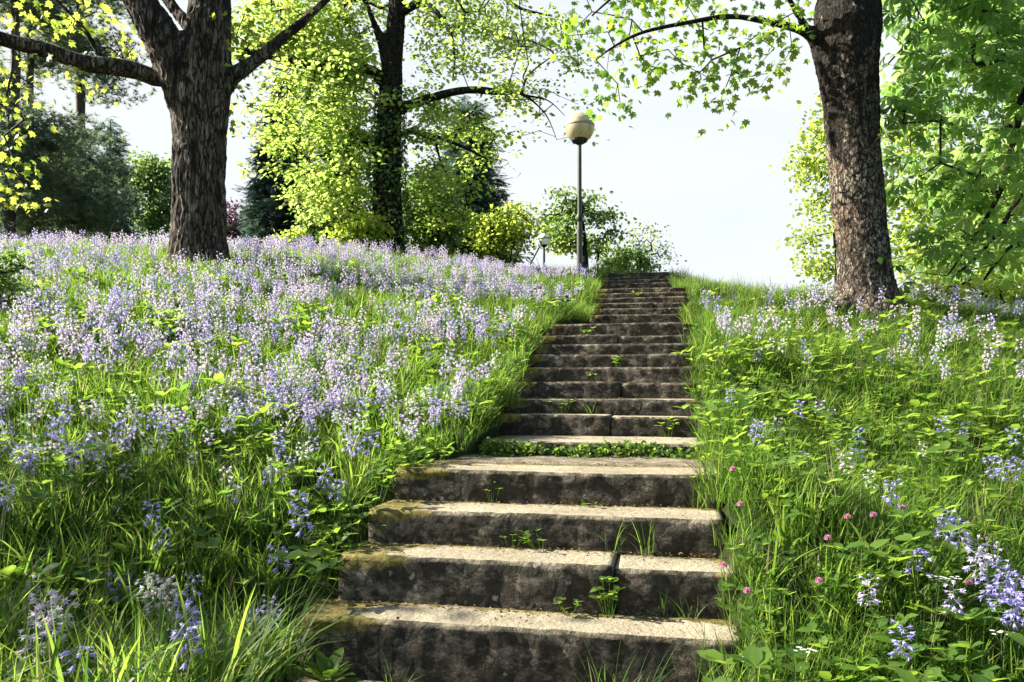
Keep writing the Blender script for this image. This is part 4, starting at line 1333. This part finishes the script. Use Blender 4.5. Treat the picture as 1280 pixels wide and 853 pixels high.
rot = np.stack([rng.normal(0, .12, n), rng.normal(0, .12, n), rng.uniform(0, 6.283, n)], 1)
scl = np.stack([s, s, s * rng.uniform(.85, 1.15, n)], 1)
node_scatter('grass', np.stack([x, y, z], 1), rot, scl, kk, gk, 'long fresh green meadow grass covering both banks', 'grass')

# low broad-leaved herbs, thick on the right bank
hk = [herb_mesh('herb', 9, .16, .055, s, M['herb']) for s in range(3)] + [herb_mesh('herb', 7, .24, .085, 10 + s, M['herb']) for s in range(2)] + [herb_mesh('herb', 12, .12, .034, 20 + s, M['herb'], .12) for s in range(2)]
x1, y1 = scatter(640, 2.4, 7.5, 1.6, -.02, .8)
x2, y2 = scatter(420, 2.6, 9, 1.6, -.8, .1)
x3, y3 = scatter(700, 7, 14, 1.6, -.8, .8)
x = np.concatenate([x1, x2, x3]); y = np.concatenate([y1, y2, y3])
ok = on_grass(x, y, -.02)
x, y = x[ok], y[ok]; n = len(x)
s = rng.uniform(.7, 1.3, n)
node_scatter('undergrowth', np.stack([x, y, bank(x, y) + .02], 1), np.stack([rng.normal(0, .15, n), rng.normal(0, .15, n), rng.uniform(0, 6.3, n)], 1), np.stack([s, s, s], 1), rng.integers(0, 7, n), hk,
             'low broad-leaved herbs and clover leaves among the grass', 'undergrowth')

# ivy and cress in the shaded joint below the fifth step, and leaf litter on the treads
s5 = ST[4]
n = 900
l = rng.uniform(-s5['hw'], s5['hw'], n); q = -np.abs(rng.normal(0, .06, n)) + .01
Pp = np.stack([s5['c'][0] + UV[0] * l + UD[0] * q, s5['c'][1] + UV[1] * l + UD[1] * q, s5['z'] - .11 + rng.uniform(0, .10, n) * (1 + .3 * np.sin(l * 7))], 1)
nr = rng.normal(size=(n, 3)) * .5 + np.array([0, -.5, .6])
o = mesh_obj('creeping_weeds', leaves_mesh('creeping_weeds', Pp, rng.uniform(.025, .05, n), nr, rand_dirs(n), OVAL, M['herb'], rng.uniform(0, .8, n)))
tag(o, 'low leafy weeds growing along the joint under the step above the landing', 'weeds', kind='stuff')
LP = []
for k in range(23):
    s = ST[k]
    nxt = ST[k + 1]['c'][1] if k + 1 < 23 else s['c'][1] + .4
    dp = min((nxt - s['c'][1]) / UD[1], .5)
    m = 230 if k < 4 else 70
    l = rng.uniform(-s['hw'], s['hw'], m)
    q = dp - np.abs(rng.normal(0, .05, m)) - .005
    q = np.where(rng.uniform(0, 1, m) < .12, rng.uniform(.03, dp, m), q)
    LP.append(np.stack([s['c'][0] + UV[0] * l + UD[0] * q, s['c'][1] + UV[1] * l + UD[1] * q, np.full(m, s['z'] + .003) + rng.uniform(0, .01, m)], 1))
LP = np.concatenate(LP); n = len(LP)
nr = rng.normal(size=(n, 3)) * .3; nr[:, 2] += 1
o = mesh_obj('leaf_litter', leaves_mesh('leaf_litter', LP, rng.uniform(.008, .028, n), nr, rand_dirs(n), DIAMOND, M['litter'], rng.uniform(0, 1, n)))
tag(o, 'brown leaf crumbs gathered at the back of the treads', 'leaf litter', kind='stuff')

# --- bluebells
KINDS = {}
for ci, cn in enumerate(('violet', 'lilac', 'pale', 'white')):
    KINDS[cn] = [bluebell_meshes(100 * ci + v, M[cn], H=(.30, .36, .40)[v % 3], nb=(11, 15, 13)[v % 3]) for v in range(3)]

def flower_field():
    pts = []
    def put(n, d0, d1, x0, x1, py0, py1, mixw, pw=1.7, clump=.0):
        x_, y_ = scatter(n, d0, d1, pw, x0, x1)
        z_ = bank(x_, y_)
        row = 490 - z_ * F / y_
        cl = np.array([.75 * noise.noise(Vector((a * .8, b * .8, 7.0))) + .5 * noise.noise(Vector((a * 2.6, b * 2.6, 3.0))) for a, b in zip(x_, y_)])
        ok_ = on_grass(x_, y_, .1) & (row > py0) & (row < py1) & (cl > clump + rng.uniform(-.35, .05, n))
        c_ = rng.choice(4, size=n, p=mixw)
        ok_ &= rng.uniform(0, 1, n) < np.interp(y_, [6, 9, 13, 17], [1, .9, .62, .55])
        for a_, b_, r_ in ((OA[0] + .2, OA[1] - .8, .7), (OC[0] + .1, OC[1] - .7, .8)): ok_ &= ((x_ - a_) ** 2 + (y_ - b_) ** 2 > r_ * r_) | (rng.uniform(0, 1, n) < .25)
        ok_ &= ~((y_ > 14.6 + .5 * np.sin(x_ * 2)) & (x_ < -5.2))
        for i in np.where(ok_)[0]: pts.append((x_[i], y_[i], z_[i], c_[i]))
    put(7400, 5.6, 17.5, -.78, .09, 300, 560, (.20, .50, .25, .05), clump=.02)
    put(380, 4.6, 6.4, -.78, -.05, 490, 640, (.36, .38, .17, .09), clump=.1)
    put(34, 3.2, 4.8, -.72, -.16, 560, 860, (.5, .2, .2, .1), clump=.05)
    put(520, 7.0, 11.5, .24, .8, 380, 480, (.18, .48, .29, .05), clump=.06)
    put(100, 4.6, 7.2, .25, .75, 450, 700, (.45, .36, .12, .07), clump=.12)
    put(10, 3.2, 4.8, .3, .72, 560, 860, (.5, .35, .1, .05), clump=.1)
    return pts
FP = flower_field()
fixed = []
def at_head(px, py, c, H=.33):
    p = hit(px, py, up=H)
    fixed.append((p[0], p[1], float(bank(np.array([p[0]]), np.array([p[1]]))[0]), c, H))
for px, py in [(1225, 672), (1218, 690), (1190, 735), (1075, 728)]: at_head(px, py, 1)
for px, py in [(1268, 705), (1278, 725), (1255, 735), (1270, 745), (1262, 715), (1245, 722), (1276, 750), (1180, 640), (1172, 648), (1118, 786), (1150, 690), (1255, 572), (1270, 575), (1240, 575)]: at_head(px, py, 0)
for px, py in [(190, 632), (202, 660), (375, 617), (400, 585), (410, 605), (450, 545), (465, 545), (345, 688), (155, 720), (385, 640), (95, 805)]: at_head(px, py, 0)
FEAT = [([(42, 745), (58, 752), (70, 748), (75, 765), (50, 765), (38, 785)], 2, 'pale pink bluebell in the cluster at the lower left corner', 'pale pink bluebells in the lower left corner'),
        ([(230, 757), (226, 765)], 0, 'bright violet bluebell standing alone in the grass left of the lowest step', 'violet bluebells left of the lowest step'),
        ([(250, 785)], 0, 'short violet bluebell just below the brighter violet pair, left of the lowest step', None),
        ([(200, 735), (206, 728), (222, 742)], 2, 'pale bluebell among the grass above the bright violet one at lower left', 'pale bluebells at lower left'),
        ([(176, 718), (192, 722)], 3, 'small white bluebell beside the pale ones at lower left', 'white bluebells at lower left')]

def put_bluebell(x_, y_, z_, c, label, group, H=None):
    cn = ('violet', 'lilac', 'pale', 'white')[c]
    k = random.randrange(3)
    ms, mf = KINDS[cn][k]
    root = mesh_obj('bluebell', ms)
    root.location = (x_, y_, z_); root.rotation_euler = (random.gauss(0, .08), random.gauss(0, .08), random.uniform(0, 6.28))
    s_ = random.uniform(.7, 1.0) if H is None else H / (.30, .36, .40)[k] * 1.06
    root.scale = (s_, s_, s_)
    hd = mesh_obj('flower_head', mf, root)
    tag(root, label, 'flower', group)
    return root
nind = 0
for pxs, c, lab, grp in FEAT:
    for px, py in pxs:
        p = hit(px, py, up=.37)
        r_ = put_bluebell(p[0], p[1], float(bank(np.array([p[0]]), np.array([p[1]]))[0]), c, lab, grp, .37); nind += 1
CNAME = ('violet', 'pale lilac', 'pale pink', 'creamy white')
for (x_, y_, z_, c, H) in fixed:
    side = 'left of' if x_ < 0 else 'right of'
    put_bluebell(x_, y_, z_, c, '%s bluebell in the near grass %s the lowest stone steps' % (CNAME[c], side), '%s bluebells near the lowest steps, %s' % (CNAME[c], 'left bank' if x_ < 0 else 'right bank'), H); nind += 1
FP.sort(key=lambda p: p[1])
rest = []
for p in FP:
    px = 640 + F * p[0] / p[1]
    if nind < 300 and 0 < px < 1280:
        side = 'left' if p[0] < np.interp(p[1], CD, CX) else 'right'
        dd = 'near' if p[1] < 5.0 else 'middle'
        where = {'near': 'in the near grass %s of the lowest stone steps' % side, 'middle': 'on the grassy %s bank beside the weedy landing' % side}[dd]
        grp = '%s bluebells %s' % (CNAME[p[3]], ('near the lowest steps, %s bank' if dd == 'near' else 'beside the landing, %s bank') % side)
        put_bluebell(p[0], p[1], p[2], p[3], '%s bluebell %s' % (CNAME[p[3]], where), grp); nind += 1
    else:
        rest.append(p)
# the thousands further up: joined stalk-and-head meshes on one object
bk = []
for cn in ('violet', 'lilac', 'pale', 'white'):
    for v in range(3):
        r = random.Random(hash(cn) % 7 + v)
        ms, mf = KINDS[cn][v]
        o1 = bpy.data.objects.new('t', ms.copy())
        a = ms; b = mf
        Va = np.empty(len(a.vertices) * 3, np.float32); a.vertices.foreach_get('co', Va)
        Vb = np.empty(len(b.vertices) * 3, np.float32); b.vertices.foreach_get('co', Vb)
        na = len(a.vertices)
        fa = [[p.vertices[:] for p in a.polygons if len(p.vertices) == k] for k in (3, 4)]
        fb = [[[i + na for i in p.vertices] for p in b.polygons if len(p.vertices) == k] for k in (3, 4)]
        ta = np.empty(na, np.float32); a.attributes['tone'].data.foreach_get('value', ta)
        tb = np.empty(len(b.vertices), np.float32); b.attributes['tone'].data.foreach_get('value', tb)
        groups = [np.array(f) for f in (fa[1], fb[0], fb[1]) if len(f)]
        me = make_mesh('bluebell kind', np.concatenate([Va, Vb]).reshape(-1, 3), groups, M['stalk'], np.concatenate([ta, tb]))
        me.materials.append(M[cn])
        mi = np.zeros(len(me.polygons), np.int32); mi[len(fa[1]):] = 1
        me.polygons.foreach_set('material_index', mi)
        bpy.data.objects.remove(o1)
        bk.append(me)
rp = np.array(rest)
n = len(rp)
s = rng.uniform(.7, 1.15, n)
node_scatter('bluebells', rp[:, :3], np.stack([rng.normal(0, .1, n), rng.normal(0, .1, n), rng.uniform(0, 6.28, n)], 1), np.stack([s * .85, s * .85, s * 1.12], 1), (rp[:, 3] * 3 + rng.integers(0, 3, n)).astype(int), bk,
             'thousands of lilac and violet bluebells carpeting the upper banks', 'bluebells')

# --- pink clover heads on the right bank
def clover_meshes(seed):
    r = random.Random(seed)
    ms = MB(); H = .24
    ms.tube(np.array([[0, 0, -.02], [.01, .005, H * .5], [.015 * r.uniform(-1, 1), .01, H]]), .0016, 5, .5, caps=False)
    for k in range(2):
        hh = H * (.35 + .3 * k)
        for q in range(3):
            ya = q * 2.1 + k
            Fm = frames(np.array([[0, 0, 1.]]), np.array([[math.cos(ya), math.sin(ya), .1]]))[0]
            ms.add(np.array([.02 * (-1) ** k, .01, hh]) + .03 * (OVAL[0] @ Fm), None, OVAL[1], r.random())
    mf = MB()
    for i in range(70):
        f = (i + .5) / 70
        th = math.acos(1 - 1.75 * f); a = i * 2.4
        d = np.array([math.sin(th) * math.cos(a), math.sin(th) * math.sin(a), math.cos(th)])
        Fm = frames(np.array([[-d[1], d[0], .3]]), np.array([d + np.array([0, 0, .4])]))[0]
        mf.add(np.array([.0, .01, H]) + d * .004 + .015 * (DIAMOND[0] @ Fm), None, DIAMOND[1], f)
    return ms.mesh('clover', M['herb']), mf.mesh('flower_head', M['clover'])
CM = [clover_meshes(s) for s in range(2)]
for px, py, lab in [(1126, 636, 'brightest pink clover head on the right bank, rightmost of the upper row'), (1091, 646, 'pink clover head in the middle of the upper row on the right bank'), (1057, 647, 'pale pink clover head at the left of the upper row on the right bank'),
                    (1038, 677, 'pink clover head below the upper row on the right bank'), (906, 807, 'deep pink clover head beside the right end of the lowest step'), (931, 787, 'dusky pink clover head just above the one by the lowest step'),
                    (914, 606, 'small pink clover head beside the fourth step on its right'), (928, 645, 'faded pink clover head right of the third step'), (1214, 729, 'pale clover head under the violet bluebells at the right edge'), (1025, 728, 'whitish clover head in the middle of the near right bank')]:
    p = hit(px, py, up=.24)
    ms, mf = CM[random.randrange(2)]
    o = mesh_obj('clover', ms); o.location = (p[0], p[1], float(bank(np.array([p[0]]), np.array([p[1]]))[0]))
    o.rotation_euler = (0, 0, random.uniform(0, 6)); mesh_obj('flower_head', mf, o)
    tag(o, lab, 'clover', 'pink clover heads on the right bank')

# --- small white umbels
def umbel_meshes(seed):
    r = random.Random(seed); H = .3
    ms = MB(); mf = MB()
    ms.tube(np.array([[0, 0, -.02], [.01, 0, H * .55], [0, .01, H * .85]]), .0018, 5, .5, caps=False)
    for i in range(9):
        a = i * 2.4; q = .012 + .03 * math.sqrt(i / 9)
        e = np.array([q * math.cos(a), .01 + q * math.sin(a), H + r.uniform(-.006, .006)])
        ms.tube(np.array([[0, .01, H * .85], e]), .0008, 3, .5, caps=False)
        for k in range(6):
            ya = k * 1.05
            Fm = frames(np.array([[0, 0, 1.]]), np.array([[math.cos(ya), math.sin(ya), .2]]))[0]
            mf.add(e + .010 * (DIAMOND[0] @ Fm), None, DIAMOND[1], r.random())
    return ms.mesh('cow_parsley', M['stalk']), mf.mesh('flower_head', M['white'])
UM = umbel_meshes(1)
for px, py, lab in [(1190, 722, 'white flower umbel left of the violet bluebells at the right edge'), (1168, 722, 'white flower umbel, left one of the pair near the right edge'), (935, 822, 'white flower umbel beside the lowest step, at the bottom'), (1255, 790, 'white flower umbel under the violet bluebells in the lower right corner'), (1010, 812, 'white flower umbel in the near grass of the right bank')]:
    p = hit(px, py, up=.3)
    o = mesh_obj('cow_parsley', UM[0]); o.location = (p[0], p[1], p[2]); o.rotation_euler = (0, 0, random.uniform(0, 6)); mesh_obj('flower_head', UM[1], o)
    tag(o, lab, 'flower', 'white umbels on the right bank')

# --- plants growing on and below the steps
def on_step(k, px, back=None):
    """a point on tread k below column px: at the back of the tread unless told otherwise"""
    s = ST[k]
    nxt = ST[k + 1]['c'][1] if k + 1 < 23 else s['c'][1] + .4
    dp = (nxt - s['c'][1]) / UD[1] - .02 if back is None else back
    dp = min(dp, .9)
    best = None
    for l in np.linspace(-s['hw'], s['hw'], 200):
        X = s['c'][0] + UV[0] * l + UD[0] * dp; Y = s['c'][1] + UV[1] * l + UD[1] * dp
        e = abs(640 + F * X / Y - px)
        if best is None or e < best[0]: best = (e, X, Y)
    return np.array([best[1], best[2], s['z']])


def tuft(p, seed, label, n=16, L0=.12, L1=.28, rad=.04, lean1=.9):
    o = mesh_obj('grass_tuft', tuft_mesh('grass_tuft', n, L0, L1, .003, .006, rad, .1, lean1, seed, M['grass']))
    o.location = p
    return tag(o, label, 'grass tuft', 'grass tufts on the stone steps')


def weed(p, seed, label, n=6, h=.12, size=.04, rad=.05):
    o = mesh_obj('weed', herb_mesh('weed', n, h, size, seed, M['herb'], rad))
    o.location = p
    return tag(o, label, 'weed', 'small weeds on the stone steps')

tuft(on_step(1, 765), 301, 'grass tuft standing on the second tread, left one of the pair', 14, .14, .26)
tuft(on_step(1, 808), 302, 'grass tuft standing on the second tread, right one of the pair', 16, .14, .28)
tuft(on_step(0, 862), 303, 'thin grass tuft on the lowest tread near its right end', 9, .1, .22)
tuft(on_step(0, 832), 304, 'wispy grass stalks on the lowest tread right of the leafy weed', 6, .1, .2)
tuft(on_step(5, 740), 305, 'arching grass tuft in the middle of the long flight', 12, .08, .2)
tuft(on_step(2, 870), 306, 'grass tuft at the right end of the third tread', 14, .1, .24)
tuft(np.array([.45, 3.42, -1.40]), 307, 'large grass tuft at the foot of the lowest step', 46, .2, .42, .13, 1.0)
tuft(np.array([-.52, 3.62, -1.39]), 308, 'thin grass tuft below the lowest step beside the broad-leaved plant', 12, .1, .26, .05)
tuft(np.array([.84, 3.36, -1.40]), 309, 'bushy grass tuft below the right end of the lowest step', 40, .14, .36, .12, 1.0)
weed(on_step(0, 762), 311, 'leafy climbing weed against the second riser near its seam', 12, .2, .05, .04)
weed(on_step(0, 712), 312, 'small low weed left of the climbing weed on the lowest tread', 6, .08, .04)
weed(on_step(1, 680), 313, 'spreading weed at the back of the second tread', 9, .1, .04, .08)
weed(on_step(1, 640), 314, 'tiny weed left of the spreading weed on the second tread', 5, .08, .03)
weed(on_step(2, 615), 315, 'thin-stemmed weed against the fourth riser', 6, .17, .03, .03)
weed(on_step(2, 740), 316, 'flat green weed on the third tread', 6, .03, .04)
weed(on_step(4, 835), 317, 'weed with upright leaves at the right end below the long flight', 9, .14, .05)
weed(on_step(5, 703), 318, 'bushy weed low on the long flight, left of its middle', 12, .13, .04, .08)
weed(on_step(8, 770), 319, 'pale green weed in the middle of the long flight', 8, .11, .05)
weed(on_step(7, 745), 320, 'small weed one step below the pale green one', 6, .09, .04)
weed(on_step(16, 795), 321, 'small bright weed on the upper flight', 6, .14, .06)
weed(on_step(20, 782), 322, 'tiny bright weed on the topmost flight', 5, .12, .06)
weed(on_step(11, 735), 323, 'small weed left on an upper tread of the long flight', 5, .1, .05)
# the broad-leaved plant at the lower left of the stairs
mb = MB()
r = random.Random(5)
BROAD = tmpl([(0, 0, 0), (-.16, .2, .05), (-.22, .45, .05), (-.15, .75, 0), (0, 1, -.1), (.15, .75, 0), (.22, .45, .05), (.16, .2, .05), (0, .25, 0), (0, .5, 0.0), (0, .78, -.04)],
             [(0, 7, 8), (7, 6, 9), (7, 9, 8), (6, 5, 10), (6, 10, 9), (5, 4, 10), (4, 3, 10), (3, 2, 9), (3, 9, 10), (2, 1, 8), (2, 8, 9), (1, 0, 8)])
pl = tag(empty('broadleaf_plant', (-.86, 3.70, -1.385)), 'dark green broad-leaved plant at the foot of the lowest step, left side', 'plant')
for i in range(15):
    ya = i * 2.4; up_ = .25 + .9 * (i / 15)
    Fm = frames(np.array([[-math.cos(ya) * up_, -math.sin(ya) * up_, 1.]]), np.array([[math.cos(ya), math.sin(ya), up_]]))[0]
    c = np.array([.02 * math.cos(ya), .02 * math.sin(ya), .02 + .05 * i / 15])
    lm = MB(); lm.add(c + r.uniform(.12, .18) * (BROAD[0] @ Fm), None, BROAD[1], r.uniform(.5, 1.0))
    lm.build('leaf', M['herb'], pl, True)

# ------------------------------------------------------------------ sky, sun, camera
wd = bpy.data.worlds.new('World'); scene.world = wd
wd.use_nodes = True
nt = wd.node_tree; nt.nodes.clear()
out = nt.nodes.new('ShaderNodeOutputWorld')
SUN_AZ, SUN_EL = R(-80), R(34)
CLOUD = 0.275

sk = N(nt, 'ShaderNodeTexSky', sky_type='NISHITA', sun_disc=False)
sk.sun_elevation = SUN_EL; sk.sun_rotation = SUN_AZ
sk.air_density = 1.0; sk.dust_density = 1.5; sk.ozone_density = 1.0
b1 = N(nt, 'ShaderNodeBackground', i_Strength=0.072)
nt.links.new(sk.outputs[0], b1.inputs[0])
# bright thin cloud low in the sky on the sun's side, clear blue overhead and behind
tc = N(nt, 'ShaderNodeTexCoord')
sx = N(nt, 'ShaderNodeSeparateXYZ'); nt.links.new(tc.outputs['Generated'], sx.inputs[0])
mp = N(nt, 'ShaderNodeMapping'); mp.inputs['Scale'].default_value = (1, 1, 2.6)
nt.links.new(tc.outputs['Generated'], mp.inputs[0])
nf = noise_t(nt, mp.outputs[0], 2.6, 7, .55)
cm = ramp(nt, nf, [(.30, (.80,) * 3), (.60, (1, 1, 1))])
def mrange(v, a, b):
    n = N(nt, 'ShaderNodeMapRange', interpolation_type='SMOOTHSTEP')
    n.inputs['From Min'].default_value = a; n.inputs['From Max'].default_value = b
    nt.links.new(v, n.inputs['Value']); return n.outputs[0]
front = mrange(sx.outputs['Y'], -.15, .45)
low = math_n(nt, 'SUBTRACT', 1.0, mrange(sx.outputs['Z'], .42, .8))
cm = math_n(nt, 'MULTIPLY', cm, math_n(nt, 'MULTIPLY', front, low))
b2 = N(nt, 'ShaderNodeBackground', i_Strength=CLOUD)
b2.inputs[0].default_value = (0.93, 0.97, 1.0, 1)
mx = N(nt, 'ShaderNodeMixShader')
nt.links.new(cm, mx.inputs[0]); nt.links.new(b1.outputs[0], mx.inputs[1]); nt.links.new(b2.outputs[0], mx.inputs[2])
nt.links.new(mx.outputs[0], out.inputs[0])

sl = bpy.data.lights.new('sun', 'SUN'); sl.energy = 5.0; sl.angle = R(0.6); sl.color = (1.0, 0.95, 0.86)
so = link(bpy.data.objects.new('sun', sl))
S = Vector((math.sin(SUN_AZ) * math.cos(SUN_EL), math.cos(SUN_AZ) * math.cos(SUN_EL), math.sin(SUN_EL)))
so.rotation_euler = S.to_track_quat('Z', 'Y').to_euler()
so.location = S * 50

cd = bpy.data.cameras.new('camera'); cam = link(bpy.data.objects.new('camera', cd))
cam.location = (0, 0, 0); cam.rotation_euler = (R(90), 0, 0)
cd.sensor_width = 36.0; cd.lens = F / 1280 * 36
cd.shift_y = (490 - 426.5) / 1280
cd.clip_start = 0.05; cd.clip_end = 3000
scene.camera = cam

vs = scene.view_settings
vs.view_transform = 'Standard'; vs.look = 'None'; vs.gamma = 1.0; vs.use_curve_mapping = False
vs.exposure = 1.92
scene.cycles.max_bounces = 5
scene.cycles.transmission_bounces = 4
scene.cycles.diffuse_bounces = 3
scene.cycles.use_denoising = True
